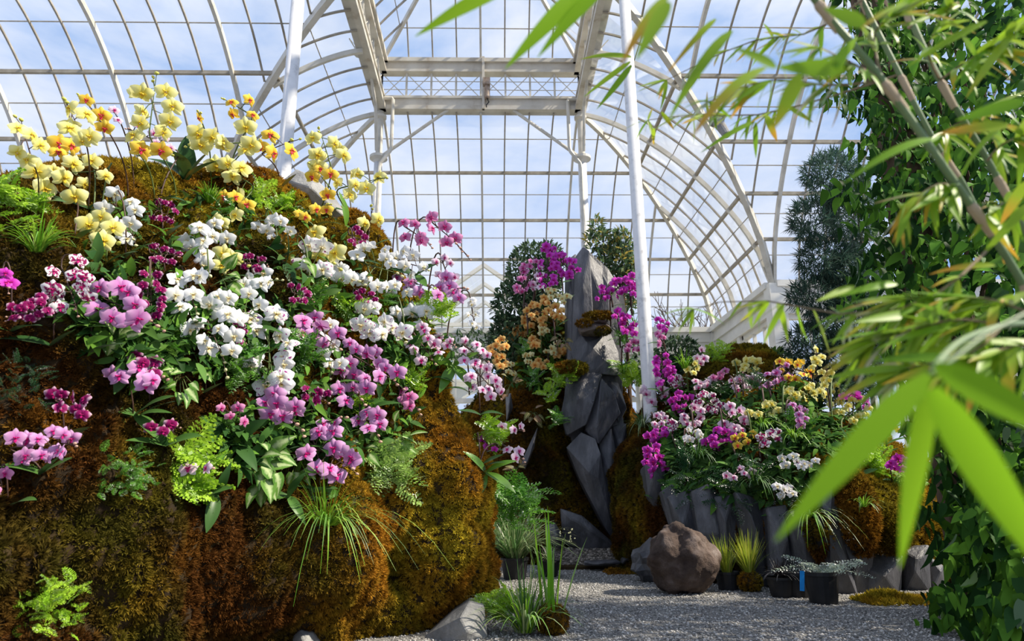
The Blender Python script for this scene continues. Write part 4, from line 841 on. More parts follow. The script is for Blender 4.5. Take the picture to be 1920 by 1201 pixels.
# ---------------------------------------------------------------- left mound planting
YfL = lambda x: float(np.interp(x, [0, 300, 600, 750, 900], [2.75, 3.6, 4.7, 4.9, 5.0]))
GL = 'orchids on the left moss mound'
LEFT = [  # kind, stem end x,y, tip x,y, flowers, band, flower size, label, extras
 ('lemon', 60, 300, 42, 238, 5, 34, 40, 'pale yellow orchid at the far upper left edge with green buds', dict(base=(70, 400))),
 ('lemon', 158, 262, 130, 205, 6, 34, 42, 'tall lemon yellow orchid above the red-lipped gold one at upper left', dict(base=(165, 400))),
 ('gold', 158, 302, 108, 276, 4, 26, 40, 'golden orchid with red lips below the tall lemon spray at upper left', dict(base=(175, 400))),
 ('gold', 198, 240, 160, 190, 4, 16, 33, 'golden orchid arching left of the tiny pink bloom against the glass', dict(base=(240, 390))),
 ('blush', 222, 222, 215, 212, 2, 8, 18, 'tiny pink bloom alone against the glass at upper left', dict(base=(250, 360), buds=3, leaves=0)),
 ('blush', 325, 278, 250, 245, 6, 20, 22, 'pale pink spray half hidden behind the tallest yellow orchid', dict(base=(300, 380), D=3.9)),
 ('lemon', 280, 245, 290, 165, 9, 56, 40, 'tallest pale yellow orchid of the mound, reaching highest against the glass', dict(base=(330, 380), buds=3)),
 ('gold', 258, 292, 302, 290, 2, 0, 40, 'pair of golden blooms with red lips below the tallest yellow orchid', dict(base=(290, 380))),
 ('gold', 470, 215, 432, 192, 4, 24, 29, 'golden red-lipped orchid near the bolted rib joint', dict(base=(430, 330))),
 ('gold', 378, 228, 376, 220, 1, 0, 28, 'single golden bloom left of the rib joint', dict(base=(395, 340), leaves=1)),
 ('lemon', 478, 266, 372, 272, 8, 34, 40, 'wide pale yellow spray on the mound crest below the rib joint', dict(base=(420, 360))),
 ('gold', 495, 285, 538, 268, 4, 22, 42, 'golden orchid with crimson throats beside the white column foot', dict(base=(525, 350))),
 ('lemon', 130, 370, 62, 338, 4, 22, 52, 'large pale yellow blooms low at the upper left beside bright fern', dict(base=(140, 450))),
 ('lemon', 195, 320, 112, 325, 5, 26, 38, 'pale yellow blooms directly under the red-lipped gold orchid', dict(base=(190, 410), buds=1)),
 ('lemon', 470, 345, 420, 312, 5, 36, 42, 'pale yellow cluster in the middle of the crest above green fern', dict(base=(440, 420))),
 ('gold', 465, 370, 428, 362, 3, 14, 34, 'golden blooms hanging under the crest middle cluster', dict(base=(455, 430), leaves=1)),
 ('lemon', 620, 310, 604, 258, 7, 40, 36, 'upright yellow spray rising behind the grey crown rock', dict(base=(610, 400))),
 ('gold', 618, 350, 592, 318, 4, 24, 30, 'golden blooms at the foot of the upright yellow spray by the crown rock', dict(base=(600, 410), leaves=1)),
 ('lemon', 640, 352, 706, 336, 7, 28, 32, 'rightmost yellow spray of the crest, in front of the far left column', dict(base=(655, 430))),
 ('gold', 556, 402, 606, 386, 4, 12, 27, 'small golden cluster below the grey crown rock', dict(base=(590, 430))),
 ('lemon', 694, 420, 696, 402, 2, 14, 30, 'pair of small yellow blooms right of the bright green leaf', dict(base=(690, 470), leaves=1)),
 ('lemon', 392, 410, 432, 400, 3, 14, 36, 'yellow pair above the tall white drooping spray', dict(base=(420, 450))),
 ('lemon', 170, 412, 205, 440, 5, 34, 42, 'yellow cluster touching the white spray at upper left', dict(base=(200, 500))),
 ('white', 212, 378, 250, 442, 8, 38, 34, 'white spray hanging beside the yellow cluster at upper left', dict(base=(235, 490))),
 ('lemon', 592, 448, 622, 485, 5, 34, 42, 'bright yellow cluster hanging amid speckled white orchids', dict(base=(610, 520))),
 ('lemon', 412, 472, 448, 488, 4, 22, 36, 'yellow blooms at the foot of the tall white drooping spray', dict(base=(430, 530))),
 ('white', 362, 438, 386, 496, 6, 26, 38, 'tall white drooping spray under the yellow pair', dict(base=(390, 540))),
 ('white', 402, 432, 424, 470, 4, 14, 32, 'narrow white spray right of the tall drooping one', dict(base=(420, 530), leaves=1)),
 ('white', 500, 412, 530, 452, 8, 40, 29, 'small white cluster framed by bright fern below the crest', dict(base=(520, 490))),
 ('speckled', 560, 462, 600, 515, 5, 48, 44, 'large speckled white blooms left of the hanging yellow cluster', dict(base=(580, 560))),
 ('white', 610, 500, 668, 524, 6, 30, 34, 'white blooms below the hanging yellow cluster', dict(base=(640, 560))),
 ('white', 672, 490, 738, 510, 12, 56, 30, 'dense white bank of blooms at the mound shoulder', dict(base=(700, 570))),
 ('white', 745, 488, 788, 500, 6, 30, 28, 'white blooms at the shoulder edge against the glass', dict(base=(760, 540))),
 ('white', 335, 518, 362, 568, 7, 46, 36, 'white cluster right of the dark burgundy spike', dict(base=(350, 620))),
 ('white', 448, 538, 512, 526, 6, 24, 33, 'white row under the small burgundy tuft', dict(base=(480, 590))),
 ('white', 412, 562, 468, 588, 7, 46, 38, 'white blooms spreading above the long hanging chain', dict(base=(440, 640))),
 ('white', 382, 585, 412, 655, 9, 56, 38, 'long white chain hanging in the middle of the mound', dict(base=(385, 740), buds=4)),
 ('speckled', 498, 600, 512, 722, 13, 62, 43, 'longest speckled white spray hanging at the mound centre', dict(base=(500, 800), buds=2)),
 ('speckled', 668, 592, 738, 628, 9, 44, 38, 'speckled white spray leaning right below the shoulder', dict(base=(690, 690))),
 ('white', 735, 562, 788, 612, 10, 44, 34, 'white cluster at the right shoulder beside lilac blooms', dict(base=(760, 660))),
 ('white', 606, 620, 620, 688, 6, 32, 32, 'white drooping spray between two lilac clusters', dict(base=(610, 730))),
 ('white', 882, 558, 890, 612, 7, 8, 16, 'slim white tassel hanging against the far gabled corridor', dict(base=(835, 690), D=4.9, buds=1, leaves=0)),
 ('blush', 828, 485, 848, 540, 8, 16, 20, 'pink and white chain above the big lilac blooms at right', dict(base=(800, 620), D=4.85, leaves=1)),
 ('rose', 758, 424, 795, 448, 5, 20, 26, 'rose pink spray arching left against the end window', dict(base=(735, 520), D=4.85, buds=3, leaves=1)),
 ('rose', 812, 418, 852, 452, 5, 18, 27, 'rose pink spray arching right with dangling buds against the end window', dict(base=(765, 530), D=4.85, buds=5, leaves=1)),
 ('lilac', 748, 528, 792, 534, 4, 18, 28, 'lilac pair tucked under the white shoulder blooms', dict(base=(770, 600))),
 ('lilac', 820, 542, 860, 540, 6, 26, 32, 'big lilac blooms with dark centres at the right skyline', dict(base=(800, 640), D=4.8)),
 ('lilac', 195, 560, 262, 588, 8, 42, 44, 'large lilac cluster left of the dark burgundy spike', dict(base=(235, 670), buds=4)),
 ('burgundy', 282, 512, 284, 595, 16, 32, 20, 'dark burgundy spike beside the large lilac cluster', dict(base=(270, 650))),
 ('burgundy', 90, 570, 28, 592, 13, 30, 22, 'burgundy cluster at the left below the blotched white orchid', dict(base=(100, 650))),
 ('blotched', 115, 500, 142, 572, 9, 56, 34, 'white orchid blotched purple at the left', dict(base=(170, 660), buds=2)),
 ('magenta', 5, 510, 14, 535, 3, 16, 28, 'magenta blooms cut by the left edge of the picture', dict(base=(20, 620))),
 ('burgundy', 290, 392, 325, 408, 8, 28, 17, 'burgundy tuft on the moss below the golden pair', dict(base=(305, 450))),
 ('burgundy', 282, 475, 330, 478, 9, 22, 17, 'loose burgundy tuft above the white cluster', dict(base=(310, 520))),
 ('burgundy', 458, 492, 496, 496, 7, 18, 17, 'burgundy tuft above the white row', dict(base=(475, 540))),
 ('burgundy', 548, 548, 580, 560, 9, 26, 17, 'burgundy tuft in fern at the mound middle', dict(base=(560, 600))),
 ('burgundy', 655, 440, 682, 452, 8, 24, 15, 'burgundy tuft under the bright green leaf', dict(base=(665, 500))),
 ('burgundy', 436, 612, 456, 634, 6, 16, 16, 'burgundy tuft right of the long white chain', dict(base=(445, 680))),
 ('burgundy', 664, 552, 702, 560, 6, 14, 15, 'few burgundy blooms above the leaning speckled spray', dict(base=(690, 600))),
 ('lilac', 568, 605, 620, 640, 7, 36, 36, 'lilac cluster right of the longest speckled spray', dict(base=(580, 690))),
 ('lilac', 650, 658, 732, 708, 13, 44, 31, 'broad lilac spray below the leaning speckled one', dict(base=(690, 770), buds=3)),
 ('lilac', 640, 712, 672, 742, 5, 28, 33, 'lilac blooms under the left end of the broad lilac spray', dict(base=(650, 800))),
 ('lilac', 498, 748, 548, 788, 7, 36, 38, 'lilac cluster under the tip of the longest speckled spray', dict(base=(520, 850), buds=3)),
 ('lilac', 580, 830, 650, 872, 13, 54, 36, 'lowest big lilac cluster above the bright hanging leaf', dict(base=(600, 920), buds=2)),
 ('lilac', 676, 772, 704, 808, 5, 24, 33, 'lilac blooms above the variegated plant', dict(base=(690, 850))),
 ('lilac', 592, 798, 632, 785, 3, 8, 31, 'row of three lilac blooms above the lowest big cluster', dict(base=(610, 850), leaves=1)),
 ('rose', 750, 736, 778, 762, 4, 18, 28, 'rose blooms at the top of the golden moss bulge', dict(base=(760, 800))),
 ('burgundy', 572, 736, 606, 748, 5, 18, 22, 'purple tuft left of the lilac blooms on dark moss', dict(base=(585, 790))),
 ('lilac', 220, 702, 292, 706, 6, 22, 37, 'lilac row on dark moss at the left', dict(base=(250, 790))),
 ('burgundy', 258, 668, 292, 690, 7, 18, 24, 'burgundy blooms just above the lilac row', dict(base=(280, 770), leaves=1)),
 ('burgundy', 105, 752, 160, 768, 9, 28, 27, 'burgundy cluster low at the left beside dark fern', dict(base=(120, 830))),
 ('lilac', 28, 838, 128, 832, 13, 36, 31, 'lowest left cluster, white-edged purple over a broad leaf', dict(base=(80, 890), leaves=3)),
 ('burgundy', 292, 806, 325, 800, 3, 10, 25, 'small purple blooms resting on broad dark leaves', dict(base=(310, 840), leaves=3)),
 ('blush', 345, 876, 380, 874, 2, 0, 30, 'two pink blooms on the bright maidenhair fern', dict(base=(380, 930))),
 ('rose', 420, 768, 456, 784, 4, 16, 24, 'small rose blooms over dark strap leaves', dict(base=(440, 840), leaves=4)),
 ('blush', 776, 625, 808, 668, 9, 30, 24, 'pale pink cluster on the right flank above the moss', dict(base=(800, 710))),
 ('blush', 816, 636, 846, 645, 4, 10, 20, 'small pale pink blooms on the right flank edge', dict(base=(830, 690))),
 ('blush', 868, 645, 908, 674, 8, 30, 22, 'pink cluster at the far right tip of the mound', dict(base=(880, 740))),
 ('blush', 888, 690, 930, 735, 13, 34, 22, 'densest pink cluster hanging at the right tip of the mound', dict(base=(900, 780))),
 ('blush', 948, 808, 972, 806, 3, 8, 20, 'pink blooms sticking out right of the bright fern', dict(base=(910, 850), D=4.9, leaves=1)),
 ('blush', 955, 846, 972, 856, 3, 12, 22, 'lowest pink blooms sticking out at the right flank', dict(base=(900, 880), D=4.9, leaves=2)),
 ('magenta', 900, 826, 930, 834, 4, 10, 16, 'small deep pink blooms in the bright fern at the right flank', dict(base=(900, 870), D=4.95)),
 ('rose', 0, 895, 4, 910, 2, 8, 24, 'pink bloom cut by the left edge, low down', dict(base=(15, 950), leaves=1)),
]
for r in LEFT: orchid((LT,), YfL, *r[:8], r[8], GL, **r[9])
for a in (('bright', 318, 880, 84, 60, 'big bright maidenhair fern spreading on dark moss'), ('green', 236, 884, 50, 60, 'darker fern left of the big bright maidenhair'), ('bright', 66, 1148, 64, 100, 'bright green fern low in the bottom left corner'),
          ('pale', 735, 880, 62, 26, 'pale green fern below the variegated plant on golden moss'), ('bright', 30, 400, 82, 30, 'bright yellow-green fern at the upper left edge'), ('bright', 480, 385, 58, 22, 'bright fern on the crest below the pale yellow cluster'),
          ('bright', 545, 395, 46, 16, 'bright fern left of the small golden cluster'), ('bright', 655, 595, 60, 22, 'yellow-green fern behind the lilac cluster at mound middle'), ('green', 580, 570, 46, 16, 'green fern around the burgundy tuft'),
          ('green', 560, 665, 52, 20, 'green fern left of the white drooping spray'), ('green', 295, 640, 58, 22, 'deep green fern left of the long white chain'), ('green', 440, 690, 60, 24, 'deep green fern between the two longest white sprays'),
          ('bright', 762, 715, 48, 22, 'bright fern at the top of the golden moss bulge'), ('bright', 660, 770, 44, 16, 'bright fern among the lower lilac blooms'), ('bright', 815, 590, 48, 18, 'bright fern on the right skyline'),
          ('dark', 28, 730, 62, 80, 'dark green fern at the left edge'), ('bright', 925, 815, 44, 22, 'bright fern at the right flank between small pink blooms'), ('green', 700, 560, 44, 14, 'fern behind the leaning speckled spray'), ('green', 420, 400, 40, 14, 'fern patch under the wide yellow crest spray')):
    fern((LT,), YfL, *a, fl=0.5 if a[1] in (66, 236, 28) else 1.0)
for a in ((485, 872, 48, 34, 38, 'largest variegated arrowhead plant, above the dark hanging leaves'), (556, 878, 22, 10, 30, 'small variegated plant right of the largest one'), (738, 818, 34, 15, 36, 'variegated plant at the left of the golden moss bulge'),
          (685, 836, 26, 10, 34, 'variegated plant beside the lowest lilac cluster'), (215, 640, 26, 12, 30, 'variegated plant under the large lilac cluster'), (410, 520, 40, 20, 32, 'variegated foliage under the tall white drooping spray'),
          (335, 715, 26, 10, 28, 'variegated leaves right of the lilac row'), (372, 690, 20, 8, 26, 'variegated leaves under the long white chain'), (560, 500, 24, 8, 28, 'variegated leaves left of the speckled blooms')):
    leafplant((LT,), YfL, VAR, *a)
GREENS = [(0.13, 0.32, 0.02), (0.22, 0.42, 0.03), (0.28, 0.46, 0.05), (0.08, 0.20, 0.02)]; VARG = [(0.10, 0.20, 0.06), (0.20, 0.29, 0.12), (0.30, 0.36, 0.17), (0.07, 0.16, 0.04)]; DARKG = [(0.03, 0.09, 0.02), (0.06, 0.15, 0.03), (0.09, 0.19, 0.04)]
for px, py, n, ln, sp, lab in ((612, 985, 130, 0.56, 1.0, 'long green grass arching over the middle moss bulge'), (70, 480, 60, 0.30, 1.0, 'grass clump at the left under the bright fern'), (395, 385, 50, 0.22, 0.9, 'grass tuft on the crest centre'), (235, 405, 36, 0.2, 0.9, 'grass tuft behind the white spray at upper left'), (630, 545, 34, 0.22, 0.8, 'grass tuft in the white blooms'), (830, 690, 40, 0.26, 0.9, 'grass tuft on the right flank'), (850, 930, 0, 0, 0, '')):
    if n: p, nn = surf_at((LT,), px, py, YfL(px)); grass(p+nn*0.02, n, ln, 0.006, sp, GREENS, lab, droop=0.9, lean=nn*0.35)
# broad-leaved rosettes without blooms
for px, py, n, s, br, lab in ((250, 785, 4, 0.24, 0, 'broad dark leaves on moss below the lilac row'), (155, 620, 4, 0.17, 0, 'glossy leaves under the blotched white orchid'), (175, 500, 2, 0.17, 0, 'broad leaf above the large lilac cluster'), (540, 935, 3, 0.18, 0, 'dark hanging leaves below the variegated plants'),
                               (632, 922, 1, 0.24, 1, 'single bright leaf above the arching grass'), (530, 500, 3, 0.24, 0, 'broad leaves under the small white cluster'), (645, 428, 2, 0.28, 1, 'bright green leaf on the crest right of the crown rock'), (345, 345, 5, 0.30, 0, 'upright broad leaves on the crest below the tallest yellow orchid'), (430, 830, 4, 0.22, 0, 'dark strap leaves beside the lilac cluster'),
                               (400, 930, 2, 0.17, 0, 'leaves under the bright maidenhair fern'), (905, 890, 4, 0.22, 1, 'pale leaves hanging on the right flank'), (850, 690, 4, 0.22, 1, 'leaves on the right flank below pale pink blooms'), (780, 520, 3, 0.2, 0, 'leaves at the white shoulder'), (460, 620, 3, 0.22, 0, 'dark leaves behind the long white chain'), (230, 660, 2, 0.2, 0, 'dark leaf below the large lilac cluster')):
    p, nn = surf_at((LT,), px, py, YfL(px)); r = thing('orchid_rosette', p, lab, 'foliage plant', 'flowerless orchid leaves')
    for i in range(n):
        a = (i+0.5)/n*math.pi*2+rnd(-.4, .4); d = CR*math.cos(a)+Vector((0, -0.35, 0.75*math.sin(a)+(0.8 if 'upright' in lab else -0.15)))+nn*0.3
        put('leaf', random.choice(STRAP_B if br else STRAP), r, p+nn*0.03, frame(d, nn+Vector((0, -0.4, 0.5))+rv(.2)), s*rnd(0.85, 1.15))
ZL = [(420, 500, 260, 130), (560, 620, 240, 120), (620, 760, 170, 90), (330, 640, 140, 70), (520, 820, 150, 60), (220, 600, 90, 60), (780, 620, 80, 70)]
underplant((LT,), YfL, ZL, 2600, 0.10, DARKG+[(0.11, 0.24, 0.03)], 'low green leaves filling between the orchids of the left mound')

# ---------------------------------------------------------------- planting around the slate rock
YfC = lambda x: 8.6*KC
GC = 'orchids around the slate rock'
CENTRE = [
 ('magenta', 1046, 486, 1018, 466, 8, 16, 17, 'magenta spray reaching highest left of the rock', {}), ('magenta', 1026, 492, 1028, 536, 13, 22, 16, 'magenta spray hanging in the middle left of the rock', {}), ('magenta', 1048, 488, 1076, 510, 13, 24, 17, 'magenta spray touching the left side of the rock top', {}),
 ('rose', 1000, 488, 978, 508, 7, 14, 15, 'rose spray pointing left above the peach orchids', {}), ('rose', 992, 522, 968, 548, 9, 16, 15, 'rose spray drooping at the far left of the rock planting', {}), ('blush', 1008, 505, 1014, 512, 3, 12, 15, 'pale pink blooms between the rose and magenta sprays', {}), ('blush', 1004, 540, 1010, 528, 4, 12, 15, 'pale pink blooms below the rose sprays', {}),
 ('peach', 1018, 560, 1026, 566, 4, 6, 17, 'single peach bloom pair under the magenta spray', {}), ('peach', 1030, 580, 1052, 592, 8, 12, 17, 'peach spray nearest the rock edge', {}), ('peach', 990, 574, 1014, 586, 7, 12, 16, 'peach row left of the single peach pair', {}), ('peach', 996, 596, 986, 606, 6, 14, 16, 'peach cluster on the mid slope left of the rock', {}),
 ('peach', 968, 612, 984, 626, 8, 14, 17, 'peach cluster at the left slope above the orange one', {}), ('peach', 948, 624, 960, 632, 6, 10, 17, 'orange bloom cluster at the left slope rim', {}), ('peach', 934, 648, 946, 642, 6, 12, 16, 'peach blooms further down the left slope rim', {}), ('peach', 918, 656, 926, 664, 5, 10, 16, 'peach blooms lowest left beside the pink mound tip', {}),
 ('peach', 930, 672, 940, 684, 7, 12, 17, 'orange cluster below the left slope rim', {}), ('peach', 994, 640, 1006, 648, 7, 12, 17, 'bright orange cluster at centre of the peach slope', {}), ('peach', 1044, 664, 1060, 658, 7, 12, 17, 'orange cluster beside the mossy ledge of the rock', {}), ('peach', 1008, 680, 1022, 688, 6, 12, 16, 'lowest orange cluster above the moss', {}),
 ('cream', 1028, 548, 1042, 552, 6, 8, 15, 'cream blooms just under the hanging magenta spray', {}), ('cream', 1056, 552, 1060, 562, 6, 10, 14, 'cream blooms against the rock side', {}), ('cream', 1014, 618, 1024, 622, 6, 8, 14, 'cream blooms below the peach row', {}), ('cream', 1030, 662, 1046, 648, 7, 10, 14, 'cream blooms left of the orange ledge cluster', {}), ('cream', 984, 666, 994, 672, 6, 8, 14, 'cream blooms at centre of the lower peach slope', {}), ('cream', 955, 678, 964, 700, 6, 10, 14, 'cream blooms at lower left of the peach slope', {}), ('peach', 1010, 600, 1018, 604, 5, 8, 15, 'peach blooms above the cream ones at mid slope', {}),
 ('magenta', 1140, 538, 1126, 560, 8, 14, 14, 'magenta spray lying over the rock face', {}), ('magenta', 1150, 546, 1174, 526, 14, 24, 16, 'largest magenta cluster right of the rock top', {}), ('magenta', 1180, 520, 1190, 534, 7, 14, 15, 'magenta blooms above the largest right cluster', {}), ('magenta', 1188, 542, 1206, 554, 8, 12, 14, 'magenta blooms overlapping the white column', {}),
 ('magenta', 1155, 590, 1172, 600, 6, 12, 16, 'magenta blooms at mid height right of the rock', {}), ('magenta', 1176, 598, 1182, 622, 7, 12, 15, 'magenta spray hanging right of the mid-height blooms', {}), ('rose', 1176, 652, 1200, 650, 6, 12, 15, 'rose blooms lowest beside the rock', {}),
]
for r in CENTRE: orchid((CT,), YfC, *r[:8], r[8], GC, hi=False, off=0.36, leaves=1, buds=1, **r[9])
for a in ('bright', 1055, 710, 34, 18, 'bright fern on the left edge of the rock below the ledge'), ('bright', 1030, 745, 26, 14, 'bright green tuft below the fern at the rock edge'), ('green', 1000, 715, 26, 10, 'green fern amid the lower peach orchids'), ('bright', 1185, 705, 40, 22, 'bright fern at the foot of the white column'), ('green', 1045, 790, 24, 16, 'fern trailing down the left side of the rock'), ('green', 1165, 640, 26, 10, 'fern between magenta blooms right of the rock'), ('green', 1190, 870, 26, 14, 'dark green tuft right of the lower rock'), ('green', 985, 655, 24, 8, 'green fern under the bright orange cluster'):
    fern((CT,), YfC, *a, group='ferns around the slate rock', D=8.45*KC)
for a in (1000, 775, 18, 9, 15, 'mottled brown leaves on the moss left of the rock'), (1055, 635, 14, 7, 14, 'mottled leaves beside the ledge'), (970, 880, 14, 7, 14, 'mottled leaves low on the left moss'), (960, 720, 24, 10, 14, 'mottled leaves under the orange cluster'):
    leafplant((CT,), YfC, COLEUS, *a, group='mottled foliage plants', name='mottled_plant', D=8.35*KC)
for px, py, n, ln, sp, Y, lab in ((1172, 700, 60, 0.40, 0.9, 8.4, 'grass hanging right of the rock below the magenta blooms'), (1205, 800, 90, 0.42, 1.0, 8.0, 'variegated grass right of the lower rock'), (1210, 950, 70, 0.42, 0.9, 7.7, 'dark green grass at the foot of the right bed'), (1140, 560, 30, 0.24, 0.7, 8.35, 'small dry grass tuft on the rock face'), (1190, 610, 40, 0.3, 0.9, 8.45, 'grass among magenta blooms by the column')):
    grass(P(px, py, Y*KC), n, ln, 0.010, sp, DARKG if 'dark' in lab else (VARG if 'varieg' in lab else GREENS), lab, droop=0.9, lean=Vector((0, -0.3, 0)))
underplant((CT,), YfC, [(1000, 600, 80, 80), (1010, 680, 70, 50), (1180, 600, 40, 80)], 900, 0.16, DARKG+[(0.13, 0.26, 0.03), (0.10, 0.10, 0.02)], 'low leaves filling between the peach and magenta orchids')

# ---------------------------------------------------------------- right bed planting
YfR = lambda x: 7.9
GR = 'orchids in the right raised bed'
RIGHT = [
 ('magenta', 1250, 612, 1232, 606, 6, 12, 14, 'topmost magenta blooms just right of the white column', dict(D=8.0)), ('rose', 1244, 642, 1234, 628, 5, 12, 14, 'rose blooms under the topmost ones right of the column', dict(D=8.0)), ('magenta', 1246, 718, 1238, 668, 14, 24, 16, 'long magenta spray hanging right of the column foot', dict(D=7.9)), ('magenta', 1252, 690, 1262, 704, 6, 12, 15, 'magenta blooms beside the long spray', dict(D=7.9)),
 ('blush', 1218, 715, 1240, 752, 15, 34, 19, 'dense blush cluster at the left end of the right bed', {}), ('magenta', 1262, 755, 1294, 748, 12, 24, 17, 'solid magenta cluster near the left of the right bed', {}), ('blotched', 1256, 716, 1284, 718, 6, 10, 17, 'burgundy blotched blooms above the solid magenta cluster', {}), ('blotched', 1312, 748, 1346, 764, 10, 22, 18, 'burgundy and white cluster right of the solid magenta one', {}),
 ('blush', 1295, 770, 1304, 800, 9, 22, 18, 'blush spray below the burgundy and white cluster', {}), ('blush', 1225, 780, 1248, 792, 6, 16, 16, 'blush blooms on the left edge above purple ones', {}), ('blotched', 1258, 802, 1276, 796, 5, 10, 18, 'dark blotched pair left of the lower blush spray', {}), ('blush', 1358, 776, 1398, 800, 10, 28, 21, 'large blush cluster in the middle of the right bed', {}),
 ('magenta', 1332, 832, 1370, 812, 12, 24, 19, 'bright purple cluster under the large blush one', {}), ('magenta', 1222, 824, 1248, 808, 8, 16, 17, 'purple blooms on the left edge of the right bed', {}), ('magenta', 1222, 842, 1236, 888, 14, 22, 17, 'purple spray hanging lowest at the left of the right bed', {}), ('speckled', 1290, 812, 1312, 830, 8, 22, 18, 'white and purple blooms left of the bright purple cluster', {}),
 ('gold', 1378, 828, 1414, 816, 6, 10, 17, 'golden row right of the bright purple cluster', {}), ('blotched', 1430, 826, 1462, 816, 5, 10, 20, 'burgundy rimmed blooms right of the golden row', {}), ('lilac', 1498, 775, 1504, 794, 4, 14, 18, 'lilac blooms in the right half of the bed', {}), ('lilac', 1486, 758, 1510, 766, 4, 8, 16, 'lilac blooms above the others in the right half', {}),
 ('lemon', 1404, 778, 1426, 774, 4, 6, 17, 'pale yellow row in the centre of the right bed', {}), ('lemon', 1438, 772, 1460, 762, 6, 18, 17, 'yellow cluster right of the pale row at bed centre', {}), ('lemon', 1384, 682, 1426, 680, 9, 20, 19, 'pale yellow cluster at the top of the right bed', dict(D=8.3)), ('gold', 1466, 686, 1522, 700, 10, 22, 18, 'golden red-lipped row at the top right of the bed', dict(D=7.6)),
 ('lilac', 1446, 708, 1480, 694, 9, 18, 16, 'lilac cluster left under the golden row', dict(D=7.6)), ('lemon', 1530, 690, 1530, 660, 5, 14, 18, 'upright yellow spike above the golden row', dict(D=7.4)), ('lemon', 1550, 720, 1550, 694, 5, 14, 17, 'upright yellow spike in front of the conifer', dict(D=7.3)), ('lemon', 1476, 732, 1488, 744, 5, 12, 16, 'yellow blooms under the lilac cluster', {}),
 ('lemon', 1510, 728, 1518, 752, 8, 18, 16, 'yellow spray under the golden row', {}), ('lemon', 1538, 726, 1540, 746, 6, 14, 16, 'yellow spray left of the long hanging one', {}), ('lemon', 1566, 722, 1566, 782, 12, 14, 15, 'long hanging yellow chain near the conifer', {}), ('lemon', 1588, 778, 1624, 752, 14, 32, 16, 'broad pale yellow cluster at the right end of the bed', {}),
 ('magenta', 1588, 746, 1594, 740, 2, 6, 20, 'single magenta bloom above the broad yellow cluster', {}), ('magenta', 1612, 752, 1630, 760, 4, 10, 16, 'magenta blooms at the right end behind the leaves', {}), ('blush', 1304, 724, 1334, 718, 7, 14, 17, 'pale pink row above the burgundy and white cluster', {}), ('rose', 1340, 708, 1358, 702, 5, 10, 16, 'rose blooms at the top of the bed left of the yellow cluster', {}),
 ('blush', 1372, 714, 1402, 724, 8, 14, 17, 'pale blush row under the pale yellow top cluster', {}), ('blush', 1400, 706, 1424, 710, 5, 8, 15, 'small blush blooms right under the pale yellow top cluster', {}), ('lilac', 1430, 730, 1446, 726, 5, 10, 16, 'pale lilac blooms left of the yellow ones at mid bed', {}), ('blush', 1314, 684, 1316, 660, 4, 12, 19, 'upright blush spike standing above the bed', dict(D=8.2)),
 ('lemon', 1290, 692, 1306, 686, 4, 10, 16, 'small yellow cluster left of the upright blush spike', dict(D=8.1)), ('speckled', 1470, 868, 1490, 858, 4, 12, 19, 'white and violet blooms on the dark lower part of the bed', {}), ('speckled', 1500, 872, 1528, 870, 5, 10, 17, 'white and violet row right of the lower blooms', {}), ('blush', 1370, 892, 1386, 882, 3, 10, 17, 'pink pair low on the bed face', {}),
 ('blush', 1396, 888, 1414, 880, 4, 12, 16, 'pink blooms right of the low pair', {}), ('speckled', 1460, 916, 1484, 924, 6, 12, 18, 'lowest white and violet blooms on the bed face', {}), ('magenta', 1602, 846, 1620, 852, 4, 10, 18, 'magenta pair above the bright fern at right', {}), ('magenta', 1668, 872, 1698, 868, 8, 18, 18, 'magenta cluster beside the vine', dict(D=6.0)), ('cream', 1648, 822, 1660, 786, 9, 20, 16, 'cream spike beside the vine', dict(D=6.2)), ('gold', 1672, 802, 1682, 798, 2, 6, 16, 'golden bloom next to the cream spike', dict(D=6.2)),
]
for r in RIGHT: orchid((RT,), YfR, *r[:8], r[8], GR, hi=False, off=0.22, leaves=2, buds=1, **r[9])
for a in ('dark', 1310, 910, 70, 22, 'dark drooping fern hanging over the slate slabs'), ('dark', 1440, 880, 60, 20, 'dark fern on the shaded bed face'), ('dark', 1395, 930, 56, 20, 'dark fern hanging over the middle slate slabs'), ('dark', 1500, 925, 50, 18, 'dark fern hanging left of the striped grass'), ('dark', 1350, 740, 46, 14, 'dark fern amid the burgundy blooms'), ('bright', 1630, 880, 46, 26, 'bright green fern right of the blurred bamboo leaf'), ('green', 1490, 810, 44, 18, 'green tuft in the right half of the bed'), ('bright', 1350, 672, 40, 16, 'yellow-green plant at the top of the bed'), ('dark', 1420, 740, 50, 16, 'dark fern under the pale yellow top cluster'), ('pale', 1690, 910, 46, 20, 'pale fern beside the vine'):
    fern((RT,), YfR, *a, group='ferns in the right bed')
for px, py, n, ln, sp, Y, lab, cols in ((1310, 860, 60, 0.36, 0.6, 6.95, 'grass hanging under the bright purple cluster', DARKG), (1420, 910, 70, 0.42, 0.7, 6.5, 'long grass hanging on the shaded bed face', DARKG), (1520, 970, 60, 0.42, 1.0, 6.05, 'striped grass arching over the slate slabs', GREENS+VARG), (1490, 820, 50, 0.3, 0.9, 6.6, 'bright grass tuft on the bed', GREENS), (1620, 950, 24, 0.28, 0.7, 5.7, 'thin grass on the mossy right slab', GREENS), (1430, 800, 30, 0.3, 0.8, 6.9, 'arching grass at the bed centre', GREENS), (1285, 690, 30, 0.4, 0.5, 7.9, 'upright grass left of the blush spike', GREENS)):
    grass(P(px, py, Y+0.25), n, ln, 0.010, sp, cols, lab, droop=1.0, lean=Vector((0, -0.4, 0)))
